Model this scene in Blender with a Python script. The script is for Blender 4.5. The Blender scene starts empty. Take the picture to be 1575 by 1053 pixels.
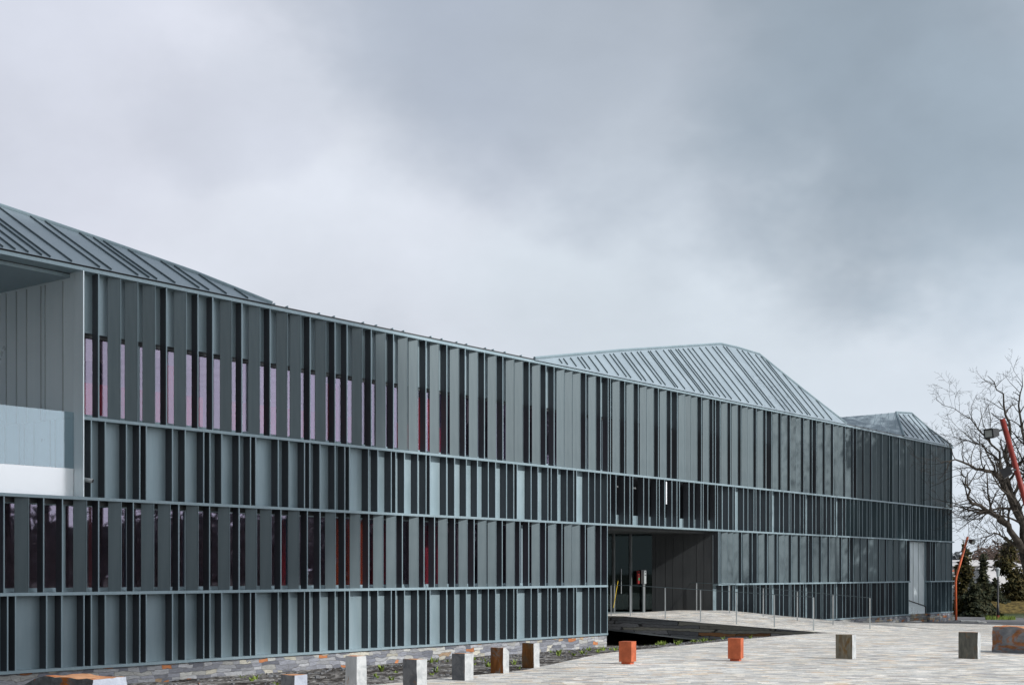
import bpy, math, random
from mathutils import Vector, noise as mnoise
random.seed(7)
R = math.radians
scene = bpy.context.scene
COL = scene.collection

# ------------------------------------------------------------------ camera
F = 2104.0; CX = 787.5; HY = 880.0; EYE = 1.75
cam_d = bpy.data.cameras.new('camera'); cam = bpy.data.objects.new('camera', cam_d); COL.objects.link(cam)
cam.location = (0, 0, EYE); cam.rotation_euler = (R(90), 0, 0)
cam_d.sensor_width = 36.0; cam_d.lens = 36.0 * F / 1575.0
cam_d.shift_y = (HY - 526.5) / 1575.0
cam_d.clip_start = 0.1; cam_d.clip_end = 6000
scene.camera = cam

# facade frame: d along the facade (receding right), n outward normal
DX, DY = 0.6084, 0.7936
NX, NY = 0.7936, -0.6084
FC = -26.70                               # n . P on the facade plane

# ------------------------------------------------------------------ light
SUN_EL = R(31); rel = R(3)
hx = NX * math.cos(rel) + DX * math.sin(rel); hy = NY * math.cos(rel) + DY * math.sin(rel)
sun_dir = Vector((hx * math.cos(SUN_EL), hy * math.cos(SUN_EL), math.sin(SUN_EL)))
sd = bpy.data.lights.new('sun', 'SUN'); sun = bpy.data.objects.new('sun', sd); COL.objects.link(sun)
sd.energy = 4.1; sd.angle = R(0.6); sd.color = (1.0, 0.97, 0.93)
sun.rotation_euler = (-sun_dir).to_track_quat('-Z', 'Y').to_euler()
scene.view_settings.view_transform = 'Standard'; scene.view_settings.look = 'None'
scene.view_settings.exposure = 0.0; scene.view_settings.gamma = 1.0


class NT:
    """small helper for node trees"""
    def __init__(s, tree): s.t = tree; s.n = tree.nodes; s.l = tree.links
    def new(s, typ, **kw):
        nd = s.n.new(typ)
        for k, v in kw.items(): setattr(nd, k, v)
        return nd
    def link(s, a, b): s.l.new(a, b)
    def put(s, sock, v):
        if hasattr(v, 'is_output'): s.link(v, sock)
        else: sock.default_value = v
    def math(s, op, a, b=0.0, c=None, clamp=False):
        nd = s.new('ShaderNodeMath', operation=op, use_clamp=clamp)
        s.put(nd.inputs[0], a); s.put(nd.inputs[1], b)
        if c is not None: s.put(nd.inputs[2], c)
        return nd.outputs[0]
    def vmath(s, op, a, b=None):
        nd = s.new('ShaderNodeVectorMath', operation=op)
        s.put(nd.inputs[0], a)
        if b is not None: s.put(nd.inputs[1], b)
        return nd.outputs['Value'] if op in ('DOT_PRODUCT', 'LENGTH') else nd.outputs[0]
    def comb(s, x, y, z):
        nd = s.new('ShaderNodeCombineXYZ')
        for i, v in enumerate((x, y, z)): s.put(nd.inputs[i], v)
        return nd.outputs[0]
    def sep(s, v):
        nd = s.new('ShaderNodeSeparateXYZ'); s.link(v, nd.inputs[0]); return nd.outputs
    def noise(s, vec, scale, detail=4, rough=0.55, dist=0.0, dim='3D'):
        nd = s.new('ShaderNodeTexNoise', noise_dimensions=dim)
        s.link(vec, nd.inputs['Vector']); nd.inputs['Scale'].default_value = scale
        nd.inputs['Detail'].default_value = detail; nd.inputs['Roughness'].default_value = rough
        nd.inputs['Distortion'].default_value = dist
        return nd.outputs[0]
    def ramp(s, fac, stops, interp='LINEAR'):
        nd = s.new('ShaderNodeValToRGB'); cr = nd.color_ramp; cr.interpolation = interp
        while len(cr.elements) < len(stops): cr.elements.new(0.5)
        for e, (p, c) in zip(cr.elements, stops):
            e.position = p; e.color = (c[0], c[1], c[2], 1) if not isinstance(c, (int, float)) else (c, c, c, 1)
        s.put(nd.inputs[0], fac); return nd.outputs[0]
    def mix(s, fac, a, b, mode='MIX'):
        nd = s.new('ShaderNodeMix', data_type='RGBA', blend_type=mode)
        s.put(nd.inputs[0], fac)
        for sock, v in ((nd.inputs[6], a), (nd.inputs[7], b)):
            if isinstance(v, tuple) and len(v) == 3: v = (*v, 1)
            s.put(sock, v)
        return nd.outputs[2]
    def mr(s, v, a, b, c=0.0, d=1.0, smooth=True):
        nd = s.new('ShaderNodeMapRange'); nd.interpolation_type = 'SMOOTHSTEP' if smooth else 'LINEAR'
        s.put(nd.inputs[0], v)
        for i, x in enumerate((a, b, c, d)): nd.inputs[1 + i].default_value = x
        return nd.outputs[0]
    def white(s, vec, dim='3D'):
        nd = s.new('ShaderNodeTexWhiteNoise', noise_dimensions=dim); s.link(vec, nd.inputs[0]); return nd.outputs
    def bump(s, h, strength=0.3, dist=0.02):
        nd = s.new('ShaderNodeBump'); nd.inputs['Strength'].default_value = strength
        nd.inputs['Distance'].default_value = dist; s.link(h, nd.inputs['Height']); return nd.outputs[0]


# ------------------------------------------------------------------ world: Nishita sky behind broken overcast
world = bpy.data.worlds.new('World'); scene.world = world; world.use_nodes = True
W = NT(world.node_tree); W.n.clear()
wout = W.new('ShaderNodeOutputWorld')
sky = W.new('ShaderNodeTexSky', sky_type='NISHITA'); sky.sun_disc = False
sky.sun_elevation = SUN_EL; sky.sun_rotation = math.atan2(hx, hy)
sky.air_density = 1.2; sky.dust_density = 2.0
bg_sky = W.new('ShaderNodeBackground'); bg_sky.inputs[1].default_value = 0.09
W.link(sky.outputs[0], bg_sky.inputs[0])
gen = W.new('ShaderNodeTexCoord').outputs['Generated']
gx, gy, gz = W.sep(gen)
def pdir(px, py):
    v = Vector(((px - CX) / F, 1, (HY - py) / F)).normalized(); return tuple(v)
pv = W.comb(gx, gy, W.math('MULTIPLY', gz, 1.5))
wn = W.new('ShaderNodeTexNoise'); W.link(pv, wn.inputs['Vector']); wn.inputs['Scale'].default_value = 4.2; wn.inputs['Detail'].default_value = 5; wn.inputs['Roughness'].default_value = 0.58
warp = W.vmath('MULTIPLY', W.vmath('SUBTRACT', wn.outputs['Color'], (0.5, 0.5, 0.5)), (0.22, 0.22, 0.22))
gw = W.vmath('NORMALIZE', W.vmath('ADD', gen, warp))
def lobe(direction, a, b, k=1.0, src=None):
    return W.math('MULTIPLY', W.mr(W.vmath('DOT_PRODUCT', src or gw, direction), math.cos(R(a)), math.cos(R(b))), k)
n1 = W.noise(pv, 3.2, 6, 0.55, 0.15)
n2 = W.noise(pv, 8.0, 5, 0.55, 0.1)
fb = W.math('ADD', W.math('MULTIPLY', n1, 0.7), W.math('MULTIPLY', n2, 0.3))
base = W.mix(W.mr(fb, 0.34, 0.66), (0.50, 0.565, 0.65), (0.62, 0.685, 0.77))
c1 = base
for (px_, py_), ra_, rb_, k_, col_ in (
        ((300, 330), 19, 3, 0.95, (0.77, 0.79, 0.885)), ((620, 380), 13, 2, 0.8, (0.71, 0.76, 0.84)), ((-60, 60), 12, 2, 0.7, (0.64, 0.68, 0.78)),
        ((1380, 680), 13, 3, 0.95, (0.71, 0.78, 0.86)), ((1000, 520), 10, 1, 0.8, (0.66, 0.73, 0.80)),
        ((760, -70), 12, 2, 0.9, (0.40, 0.455, 0.545)), ((1030, 80), 8, 1, 0.75, (0.43, 0.485, 0.56)), ((1390, 140), 9.5, 1, 0.95, (0.315, 0.385, 0.46)), ((1560, 300), 7, 1, 0.6, (0.40, 0.49, 0.58)),
        ((340, 200), 3.6, 0.3, 0.5, (0.58, 0.62, 0.72))):
    c1 = W.mix(lobe(pdir(px_, py_), ra_, rb_, k_), c1, col_)
k_ = W.math('MULTIPLY_ADD', W.mr(fb, 0.3, 0.7, smooth=False), 0.24, 0.88)
c1 = W.mix(1.0, c1, W.comb(k_, k_, k_), 'MULTIPLY')
# heavier cloud behind and to the left of the viewer, lighter toward the sun
c1 = W.mix(W.mr(gz, 0.42, 0.8), c1, (0.46, 0.51, 0.58))
left = W.mr(W.vmath('DOT_PRODUCT', gen, (-0.45, -0.88, -0.12)), -0.15, 0.65)
rightl = W.mr(W.vmath('DOT_PRODUCT', gen, (0.97, 0.02, 0.22)), 0.60, 0.96)
c1 = W.mix(W.math('MULTIPLY', rightl, 0.9), c1, (2.0, 2.1, 2.26))
c1 = W.mix(left, c1, (0.34, 0.375, 0.42))
sunl = W.mr(W.vmath('DOT_PRODUCT', gen, tuple(sun_dir)), 0.55, 1.0)
c1 = W.mix(W.math('MULTIPLY', sunl, 0.55), c1, (0.9, 0.9, 0.92))
bg_cl = W.new('ShaderNodeBackground'); W.link(c1, bg_cl.inputs[0]); bg_cl.inputs[1].default_value = 1.0
mx = W.new('ShaderNodeMixShader')
W.link(W.mr(fb, 0.2, 0.42, 0.86, 1.0), mx.inputs[0]); W.link(bg_sky.outputs[0], mx.inputs[1]); W.link(bg_cl.outputs[0], mx.inputs[2])
W.link(mx.outputs[0], wout.inputs[0])

# ------------------------------------------------------------------ geometry helpers
def ps(px, nd=0.0):
    """facade coordinate s of the photo column px on the plane nd metres in front of the facade"""
    r = (px - CX) / F; m = FC + nd
    return m * (r * NY - NX) / (DX - r * DY)
def world_of(s, nd, z=0.0):
    m = FC + nd
    return Vector((s * DX + m * NX, s * DY + m * NY, z))
def at(px, py, Y):
    return Vector(((px - CX) / F * Y, Y, EYE + (HY - py) / F * Y))

class MB:
    """collects faces; build() links them as ONE mesh object"""
    def __init__(s): s.v = []; s.f = []; s.m = []
    def quad(s, a, b, c, d, mi=0):
        i = len(s.v); s.v += [tuple(a), tuple(b), tuple(c), tuple(d)]; s.f.append((i, i+1, i+2, i+3)); s.m.append(mi)
    def poly(s, pts, mi=0):
        i = len(s.v); s.v += [tuple(p) for p in pts]; s.f.append(tuple(range(i, i+len(pts)))); s.m.append(mi)
    def hexa(s, b4, t4, mi=0):
        i = len(s.v); s.v += [tuple(p) for p in b4] + [tuple(p) for p in t4]
        s.f += [(i+3, i+2, i+1, i), (i+4, i+5, i+6, i+7)]
        for k in range(4):
            j = (k + 1) % 4; s.f.append((i+k, i+j, i+4+j, i+4+k))
        s.m += [mi] * 6
    def box(s, x0, x1, y0, y1, z0, z1, mi=0):
        s.hexa([(x0, y0, z0), (x1, y0, z0), (x1, y1, z0), (x0, y1, z0)], [(x0, y0, z1), (x1, y0, z1), (x1, y1, z1), (x0, y1, z1)], mi)
    def tube(s, pts, rads, n=6, mi=0, cap=True):
        pts = [Vector(p) for p in pts]
        if isinstance(rads, (int, float)): rads = [rads] * len(pts)
        rings = []; up = None
        for i, p in enumerate(pts):
            d = (pts[min(i+1, len(pts)-1)] - pts[max(i-1, 0)])
            if d.length < 1e-9: d = Vector((0, 0, 1))
            d.normalize()
            if up is None: up = d.orthogonal().normalized()
            u = (up - d * up.dot(d))
            u = u.normalized() if u.length > 1e-6 else d.orthogonal().normalized()
            up = u; w = d.cross(u); base = len(s.v)
            for k in range(n):
                a = 2 * math.pi * k / n
                s.v.append(tuple(p + (u * math.cos(a) + w * math.sin(a)) * rads[i]))
            rings.append(base)
        for a, b in zip(rings, rings[1:]):
            for k in range(n):
                j = (k + 1) % n; s.f.append((a+k, a+j, b+j, b+k)); s.m.append(mi)
        if cap:
            s.f.append(tuple(rings[0] + k for k in range(n-1, -1, -1))); s.m.append(mi)
            s.f.append(tuple(rings[-1] + k for k in range(n))); s.m.append(mi)
    def mesh(s, name, mats, smooth=False):
        me = bpy.data.meshes.new(name); me.from_pydata(s.v, [], s.f)
        mats = mats if isinstance(mats, (list, tuple)) else [mats]
        for m in mats: me.materials.append(m)
        me.polygons.foreach_set('material_index', s.m)
        if smooth: me.polygons.foreach_set('use_smooth', [True] * len(s.f))
        me.update(); return me
    def build(s, name, mats, parent=None, smooth=False):
        o = bpy.data.objects.new(name, s.mesh(name, mats, smooth)); COL.objects.link(o)
        if parent: o.parent = parent
        return o

def tag(o, label=None, cat=None, group=None, kind=None):
    if label: o['label'] = label
    if cat: o['category'] = cat
    if group: o['group'] = group
    if kind: o['kind'] = kind
    return o
def empty(name, loc=(0, 0, 0), rz=0.0):
    o = bpy.data.objects.new(name, None); COL.objects.link(o); o.empty_display_size = 0.2
    o.location = loc; o.rotation_euler = (0, 0, rz); return o
def bevel(o, w=0.01, seg=2):
    m = o.modifiers.new('bevel', 'BEVEL'); m.width = w; m.segments = seg; m.limit_method = 'ANGLE'; return o

# ------------------------------------------------------------------ materials
def new_mat(name):
    m = bpy.data.materials.new(name); m.use_nodes = True; t = NT(m.node_tree)
    return m, t, t.n['Principled BSDF']
def coord(t, kind='Object'): return t.new('ShaderNodeTexCoord').outputs[kind]

def zinc(name, c0, c1, rough=0.45, metal=0.55, rnd=0.2, streak=True, spec=0.5):
    m, t, p = new_mat(name)
    co = coord(t)
    st = t.noise(t.vmath('MULTIPLY', co, (9.0, 9.0, 0.7)), 1.0, 5, 0.6)
    bl = t.noise(co, 0.9, 4, 0.6)
    f = t.math('ADD', t.math('MULTIPLY', st, 0.5), t.math('MULTIPLY', bl, 0.5))
    oi = t.new('ShaderNodeObjectInfo').outputs['Random']
    colr = t.mix(t.mr(f, 0.3, 0.7), c0, c1)
    k = t.math('MULTIPLY_ADD', oi, rnd, 1.0 - rnd / 2)
    colr = t.mix(1.0, colr, t.comb(k, k, k), 'MULTIPLY')
    t.link(colr, p.inputs['Base Color'])
    t.put(p.inputs['Roughness'], t.mr(bl, 0.3, 0.7, rough - 0.05, rough + 0.08))
    p.inputs['Metallic'].default_value = metal
    p.inputs['Specular IOR Level'].default_value = spec
    fine = t.noise(co, 60, 2, 0.5)
    if name != 'zinc_smooth': t.link(t.bump(t.math('ADD', t.math('MULTIPLY', st, 0.7), t.math('MULTIPLY', fine, 0.06)), 0.12, 0.01), p.inputs['Normal'])
    return m
M = {}
M['zinc'] = zinc('zinc', (0.210, 0.288, 0.325), (0.265, 0.345, 0.385), 0.45, 0.25)
M['zinc_mesh'] = zinc('zinc_mesh', (0.072, 0.103, 0.118), (0.100, 0.134, 0.150), 0.5, 0.2)
M['blade'] = zinc('blade', (0.050, 0.055, 0.064), (0.066, 0.071, 0.082), 0.5, 0.15)  # unlit look of the fin sides is put into this darker colour
M['zinc_roof'] = zinc('zinc_roof', (0.235, 0.295, 0.335), (0.285, 0.35, 0.395), 0.42, 0.25, 0.05)
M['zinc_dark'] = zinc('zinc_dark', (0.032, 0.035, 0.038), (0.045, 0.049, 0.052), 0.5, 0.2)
M['zinc_smooth'] = zinc('zinc_smooth', (0.72, 0.81, 0.84), (0.76, 0.84, 0.87), 0.32, 0.3, 0.02)
M['steel'] = zinc('steel', (0.35, 0.38, 0.39), (0.45, 0.48, 0.49), 0.38, 0.8, 0.02)
M['black_metal'] = zinc('black_metal', (0.010, 0.011, 0.013), (0.016, 0.017, 0.02), 0.5, 0.1, 0.02)

def glass(name, tint, refl, fac, rough=0.02):
    m, t, p = new_mat(name); t.n.remove(p)
    out = t.n['Material Output']
    tr = t.new('ShaderNodeBsdfTransparent'); tr.inputs[0].default_value = (*tint, 1)
    gl = t.new('ShaderNodeBsdfGlossy'); gl.inputs[0].default_value = (*refl, 1); gl.inputs[1].default_value = rough
    co = coord(t)
    wob = t.noise(co, 0.6, 2, 0.5)
    nb = t.bump(wob, 0.05, 0.05); t.link(nb, gl.inputs['Normal'])
    mixn = t.new('ShaderNodeMixShader')
    lw = t.new('ShaderNodeLayerWeight'); lw.inputs[0].default_value = 0.3
    f = t.math('ADD', t.math('MULTIPLY', lw.outputs['Fresnel'], 0.55), fac, clamp=True)
    t.link(f, mixn.inputs[0]); t.link(tr.outputs[0], mixn.inputs[1]); t.link(gl.outputs[0], mixn.inputs[2])
    t.link(mixn.outputs[0], out.inputs[0])
    return m
M['glass'] = glass('glass', (0.88, 0.82, 0.84), (0.50, 0.47, 0.60), 0.20)
M['glass_clear'] = glass('glass_clear', (0.78, 0.86, 0.88), (0.78, 0.87, 0.93), 0.15)
M['glass_door'] = glass('glass_door', (0.45, 0.55, 0.56), (0.4, 0.5, 0.5), 0.03)

def plain(name, c, rough=0.6, var=0.12, scale=3.0, spec=0.4, bump=0.1):
    m, t, p = new_mat(name); co = coord(t)
    f = t.mr(t.noise(co, scale, 6, 0.6), 0.3, 0.7)
    a = tuple(x * (1 - var) for x in c); b = tuple(min(1, x * (1 + var)) for x in c)
    t.link(t.mix(f, a, b), p.inputs['Base Color']); p.inputs['Roughness'].default_value = rough
    p.inputs['Specular IOR Level'].default_value = spec
    if bump: t.link(t.bump(t.noise(co, scale * 12, 4, 0.6), bump, 0.01), p.inputs['Normal'])
    return m
M['white_panel'] = plain('white_panel', (0.90, 0.92, 0.94), 0.25, 0.01, 1.5, 0.6, 0.02)
M['white_panel'].node_tree.nodes['Principled BSDF'].inputs['Metallic'].default_value = 0.5
M['red_wall'] = plain('red_wall', (0.85, 0.11, 0.14), 0.5, 0.15, 1.0)
M['orange_wall'] = plain('orange_wall', (0.95, 0.22, 0.06), 0.5, 0.15, 1.0)
M['dark_room'] = plain('dark_room', (0.52, 0.52, 0.55), 0.8, 0.2, 1.0)
M['mid_grey'] = plain('mid_grey', (0.33, 0.36, 0.37), 0.5, 0.08, 2.0)
M['red_paint'] = plain('red_paint', (0.39, 0.098, 0.042), 0.75, 0.22, 6.0, 0.25, 0.25)
M['pole_paint'] = plain('pole_paint', (0.50, 0.105, 0.04), 0.5, 0.2, 5.0, 0.3)
M['pole_dark'] = plain('pole_dark', (0.20, 0.028, 0.02), 0.5, 0.2, 5.0, 0.3)  # near pole: its shade is put into a darker paint
M['concrete'] = plain('concrete', (0.62, 0.62, 0.60), 0.85, 0.12, 2.0)
M['house_white'] = plain('house_white', (0.48, 0.47, 0.47), 0.85, 0.08, 0.6)
M['house_grey'] = plain('house_grey', (0.16, 0.17, 0.19), 0.85, 0.15, 0.6)
M['asphalt'] = plain('asphalt', (0.13, 0.13, 0.135), 0.9, 0.35, 1.2, 0.2, 0.4)
M['bark'] = plain('bark', (0.048, 0.042, 0.036), 0.95, 0.45, 5.0, 0.15, 0.5)
M['yellow'] = plain('yellow', (0.6, 0.42, 0.03), 0.5, 0.05)
M['sign_red'] = plain('sign_red', (0.22, 0.02, 0.02), 0.5, 0.05)
M['sign_green'] = plain('sign_green', (0.02, 0.22, 0.12), 0.5, 0.05)
M['lens'] = plain('lens', (0.28, 0.30, 0.29), 0.3, 0.1, 8, 0.6, 0.05)
M['lantern_glass'] = plain('lantern_glass', (0.42, 0.47, 0.48), 0.25, 0.1, 4, 0.6, 0.05)
M['moss_roof'] = plain('moss_roof', (0.10, 0.075, 0.025), 0.95, 0.6, 4.0, 0.2, 0.5)
M['fence_wood'] = plain('fence_wood', (0.035, 0.03, 0.026), 0.95, 0.4, 4.0, 0.2)
M['grass'] = plain('grass', (0.09, 0.13, 0.04), 0.9, 0.4, 3.0, 0.2, 0.5)
M['weed'] = plain('weed', (0.16, 0.22, 0.045), 0.8, 0.4, 3.0, 0.2, 0)

def masonry(name, w, h, stops, gapc, axes='xz', warp=0.03, gap=0.10, rough=0.85, bump=0.6, tint=None):
    """irregular coursed stone: every stone gets a random colour and size"""
    m, t, p = new_mat(name); co = coord(t)
    wn = t.new('ShaderNodeTexNoise'); wn.inputs['Scale'].default_value = 2.3; t.link(co, wn.inputs['Vector'])
    wv = t.vmath('MULTIPLY', t.vmath('SUBTRACT', wn.outputs['Color'], (0.5, 0.5, 0.5)), (warp * 4, warp * 4, warp))
    x, y, z = t.sep(t.vmath('ADD', co, wv))
    u = x; v = z if axes == 'xz' else y
    if axes == 'xyz': u = t.math('ADD', x, y); v = z
    v = t.math('ADD', v, t.math('MULTIPLY', t.noise(t.vmath('MULTIPLY', co, (0.9, 0.9, 5.0)), 1.0, 3, 0.6), h * 1.6))
    row = t.math('FLOOR', t.math('DIVIDE', v, h))
    r1 = t.white(t.comb(row, 3.7, 0.0))[0]
    wr = t.math('MULTIPLY', w, t.math('MULTIPLY_ADD', r1, 1.1, 0.4))
    uu = t.math('ADD', t.math('DIVIDE', u, wr), t.math('MULTIPLY', r1, 37.0))
    cell = t.math('FLOOR', uu)
    rnd = t.white(t.comb(cell, row, 1.3)); rnd2 = t.white(t.comb(cell, row, 8.1))[0]
    fine = t.noise(t.vmath('MULTIPLY', co, (1.0, 1.0, 7.0) if axes != 'xy' else (1.0, 4.0, 1.0)), 7.0, 8, 0.78)
    c = t.ramp(rnd[0], stops, 'CONSTANT')
    k = t.math('MULTIPLY', t.math('MULTIPLY_ADD', rnd2, 0.5, 0.75), t.math('MULTIPLY_ADD', t.mr(fine, 0.25, 0.75, smooth=False), 1.1, 0.42))
    c = t.mix(1.0, c, t.comb(k, k, k), 'MULTIPLY')
    fu = t.math('FRACT', uu); fv = t.math('FRACT', t.math('DIVIDE', v, h))
    eu = t.math('MINIMUM', fu, t.math('SUBTRACT', 1.0, fu)); ev = t.math('MINIMUM', fv, t.math('SUBTRACT', 1.0, fv))
    e = t.math('MINIMUM', t.mr(eu, 0.0, gap * h / w * 1.2), t.mr(ev, 0.0, gap))
    c = t.mix(e, gapc, c)
    t.link(c, p.inputs['Base Color']); p.inputs['Roughness'].default_value = rough
    p.inputs['Specular IOR Level'].default_value = 0.3
    hgt = t.math('ADD', t.math('MULTIPLY', e, t.math('MULTIPLY_ADD', rnd2, 0.6, 0.7)), t.math('MULTIPLY', fine, 0.5))
    t.link(t.bump(hgt, bump, 0.02), p.inputs['Normal'])
    return m
slate = [(0.0, (0.20, 0.21, 0.24)), (0.22, (0.30, 0.31, 0.33)), (0.42, (0.15, 0.16, 0.19)), (0.58, (0.37, 0.375, 0.365)), (0.72, (0.38, 0.37, 0.32)), (0.80, (0.25, 0.26, 0.28)), (0.90, (0.40, 0.16, 0.07)), (0.95, (0.33, 0.24, 0.16))]
M['plinth_stone'] = masonry('plinth_stone', 0.42, 0.10, slate, (0.15, 0.15, 0.15), 'xz', 0.16, 0.08)
M['ramp_stone'] = masonry('ramp_stone', 0.5, 0.11, [(0.0, (0.15, 0.155, 0.16)), (0.3, (0.22, 0.22, 0.225)), (0.6, (0.26, 0.25, 0.21)), (0.85, (0.20, 0.18, 0.13)), (0.96, (0.26, 0.13, 0.06))], (0.03, 0.03, 0.03), 'xyz')

def paving_mat():
    m, t, p = new_mat('paving'); co = coord(t)
    wn = t.new('ShaderNodeTexNoise'); wn.inputs['Scale'].default_value = 0.5; t.link(co, wn.inputs['Vector'])
    wv = t.vmath('MULTIPLY', t.vmath('SUBTRACT', wn.outputs['Color'], (0.5, 0.5, 0.5)), (0.3, 0.30, 0.0))
    x, y, z = t.sep(t.vmath('ADD', co, wv))
    y = t.math('ADD', y, t.math('MULTIPLY', x, 0.05))
    h = 0.05; w = 0.2
    row = t.math('FLOOR', t.math('DIVIDE', y, h))
    r1 = t.white(t.comb(row, 1.7, 0.0))[0]
    uu = t.math('ADD', t.math('DIVIDE', x, t.math('MULTIPLY_ADD', r1, 0.5, w)), t.math('MULTIPLY', r1, 53.0))
    cell = t.math('FLOOR', uu)
    rnd = t.white(t.comb(cell, row, 2.2)); rnd2 = t.white(t.comb(cell, row, 6.1))[0]
    c = t.ramp(rnd[0], [(0.0, (0.60, 0.60, 0.59)), (0.25, (0.70, 0.70, 0.68)), (0.45, (0.52, 0.54, 0.56)), (0.60, (0.74, 0.72, 0.67)), (0.76, (0.64, 0.56, 0.45)), (0.86, (0.38, 0.39, 0.41)), (0.94, (0.56, 0.42, 0.30)), (0.975, (0.78, 0.77, 0.76))], 'CONSTANT')
    row2 = t.math('FLOOR', t.math('DIVIDE', y, 0.17)); q1 = t.white(t.comb(row2, 9.7, 0.0))[0]
    cell2 = t.math('FLOOR', t.math('ADD', t.math('DIVIDE', x, t.math('MULTIPLY_ADD', q1, 0.35, 0.14)), t.math('MULTIPLY', q1, 41.0)))
    w2 = t.white(t.comb(cell2, row2, 4.4))
    c2 = t.ramp(w2[0], [(0.0, (0.60, 0.61, 0.60)), (0.28, (0.80, 0.79, 0.77)), (0.46, (0.46, 0.49, 0.51)), (0.62, (0.68, 0.63, 0.53)), (0.76, (0.30, 0.32, 0.34)), (0.86, (0.62, 0.45, 0.29)), (0.93, (0.19, 0.19, 0.21))], 'CONSTANT')
    c = t.mix(0.58, c, c2)
    st = t.noise(t.vmath('MULTIPLY', t.comb(x, y, z), (1.8, 3.4, 1.0)), 1.0, 8, 0.74)
    c = t.mix(t.mr(st, 0.49, 0.60, 0, 0.75), c, (0.30, 0.31, 0.33))
    st3 = t.noise(t.vmath('MULTIPLY', t.comb(x, y, z), (1.6, 4.5, 1.0)), 1.0, 7, 0.72)
    c = t.mix(t.mr(st3, 0.55, 0.7, 0, 0.45), c, (0.60, 0.47, 0.33))
    st2 = t.noise(t.vmath('MULTIPLY', t.comb(x, y, z), (0.25, 0.5, 1.0)), 1.0, 6, 0.68)
    k = t.math('MULTIPLY', t.math('MULTIPLY_ADD', rnd2, 0.4, 0.86), t.math('MULTIPLY_ADD', st2, 0.7, 0.74))
    c = t.mix(1.0, c, t.comb(k, k, k), 'MULTIPLY')
    fv = t.math('FRACT', t.math('DIVIDE', y, h)); fu = t.math('FRACT', uu)
    ev = t.math('MINIMUM', fv, t.math('SUBTRACT', 1.0, fv)); eu = t.math('MINIMUM', fu, t.math('SUBTRACT', 1.0, fu))
    e = t.math('MINIMUM', t.mr(ev, 0.0, 0.13), t.mr(eu, 0.0, 0.025))
    c = t.mix(t.math('MULTIPLY_ADD', e, 0.7, 0.3), (0.16, 0.15, 0.14), c)
    wear = t.noise(co, 0.22, 5, 0.65, 0.8)
    c = t.mix(1.0, c, t.mix(t.mr(wear, 0.35, 0.65), (0.84, 0.82, 0.79), (1.0, 0.98, 0.945)), 'MULTIPLY')
    t.link(c, p.inputs['Base Color']); p.inputs['Roughness'].default_value = 0.8
    p.inputs['Specular IOR Level'].default_value = 0.35
    hg = t.math('ADD', t.math('MULTIPLY', e, t.math('MULTIPLY_ADD', rnd2, 0.9, 0.5)), t.math('MULTIPLY', st, 0.6))
    t.link(t.bump(hg, 0.55, 0.025), p.inputs['Normal'])
    return m
M['paving'] = paving_mat()

def soil_mat():
    m, t, p = new_mat('soil'); co = coord(t)
    vo = t.new('ShaderNodeTexVoronoi'); vo.inputs['Scale'].default_value = 11.0; t.link(co, vo.inputs['Vector'])
    r = t.white(vo.outputs['Position'])
    big = t.noise(co, 0.55, 5, 0.6, 0.6)
    c = t.ramp(r[0], [(0.0, (0.035, 0.030, 0.027)), (0.5, (0.07, 0.062, 0.055)), (0.72, (0.13, 0.12, 0.11)), (0.88, (0.25, 0.24, 0.23)), (0.96, (0.40, 0.39, 0.37))], 'CONSTANT')
    pale = t.ramp(r[0], [(0.0, (0.10, 0.095, 0.09)), (0.35, (0.20, 0.19, 0.18)), (0.65, (0.33, 0.32, 0.31)), (0.9, (0.46, 0.45, 0.43))], 'CONSTANT')
    c = t.mix(t.mr(big, 0.47, 0.60), c, pale)
    t.link(c, p.inputs['Base Color']); p.inputs['Roughness'].default_value = 0.95
    p.inputs['Specular IOR Level'].default_value = 0.15
    t.link(t.bump(t.math('ADD', vo.outputs['Distance'], t.noise(co, 25, 4, 0.7)), 0.9, 0.05), p.inputs['Normal'])
    return m
M['soil'] = soil_mat()

def stone(name, c0, c1, rust=None, ra=0.55, rb=0.7, scale=3.0, vein=(1, 1, 1)):
    m, t, p = new_mat(name); co = coord(t)
    oi = t.new('ShaderNodeObjectInfo').outputs['Random']
    co2 = t.vmath('ADD', co, t.comb(t.math('MULTIPLY', oi, 31.0), t.math('MULTIPLY', oi, 17.0), 0.0))
    f = t.noise(t.vmath('MULTIPLY', co2, vein), scale * 2.2, 7, 0.68, 0.6)
    c = t.mix(t.mr(f, 0.3, 0.7), c0, c1)
    if rust:
        rf = t.noise(t.vmath('MULTIPLY', co2, vein), scale, 6, 0.62, 1.2)
        c = t.mix(t.mr(rf, ra, rb), c, t.mix(t.mr(f, 0.35, 0.65), tuple(x * 0.55 for x in rust), rust))
    t.link(c, p.inputs['Base Color']); p.inputs['Roughness'].default_value = 0.85
    p.inputs['Specular IOR Level'].default_value = 0.25
    t.link(t.bump(t.noise(co2, 14, 8, 0.68), 0.55, 0.02), p.inputs['Normal'])
    return m
M['stone_cut'] = stone('stone_cut', (0.31, 0.33, 0.34), (0.47, 0.485, 0.49), None)
M['stone_cut_blue'] = stone('stone_cut_blue', (0.27, 0.30, 0.36), (0.38, 0.41, 0.47), None)
M['stone_grey'] = stone('stone_grey', (0.10, 0.105, 0.115), (0.20, 0.205, 0.215), (0.34, 0.17, 0.07), 0.62, 0.72)
M['stone_pale'] = stone('stone_pale', (0.38, 0.39, 0.40), (0.56, 0.57, 0.58), (0.45, 0.25, 0.12), 0.63, 0.70, 1.6, (2, 2, 0.5))
M['stone_rust'] = stone('stone_rust', (0.13, 0.12, 0.11), (0.22, 0.20, 0.18), (0.28, 0.105, 0.03), 0.40, 0.52, 2.2, (2, 2, 0.6))
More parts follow.
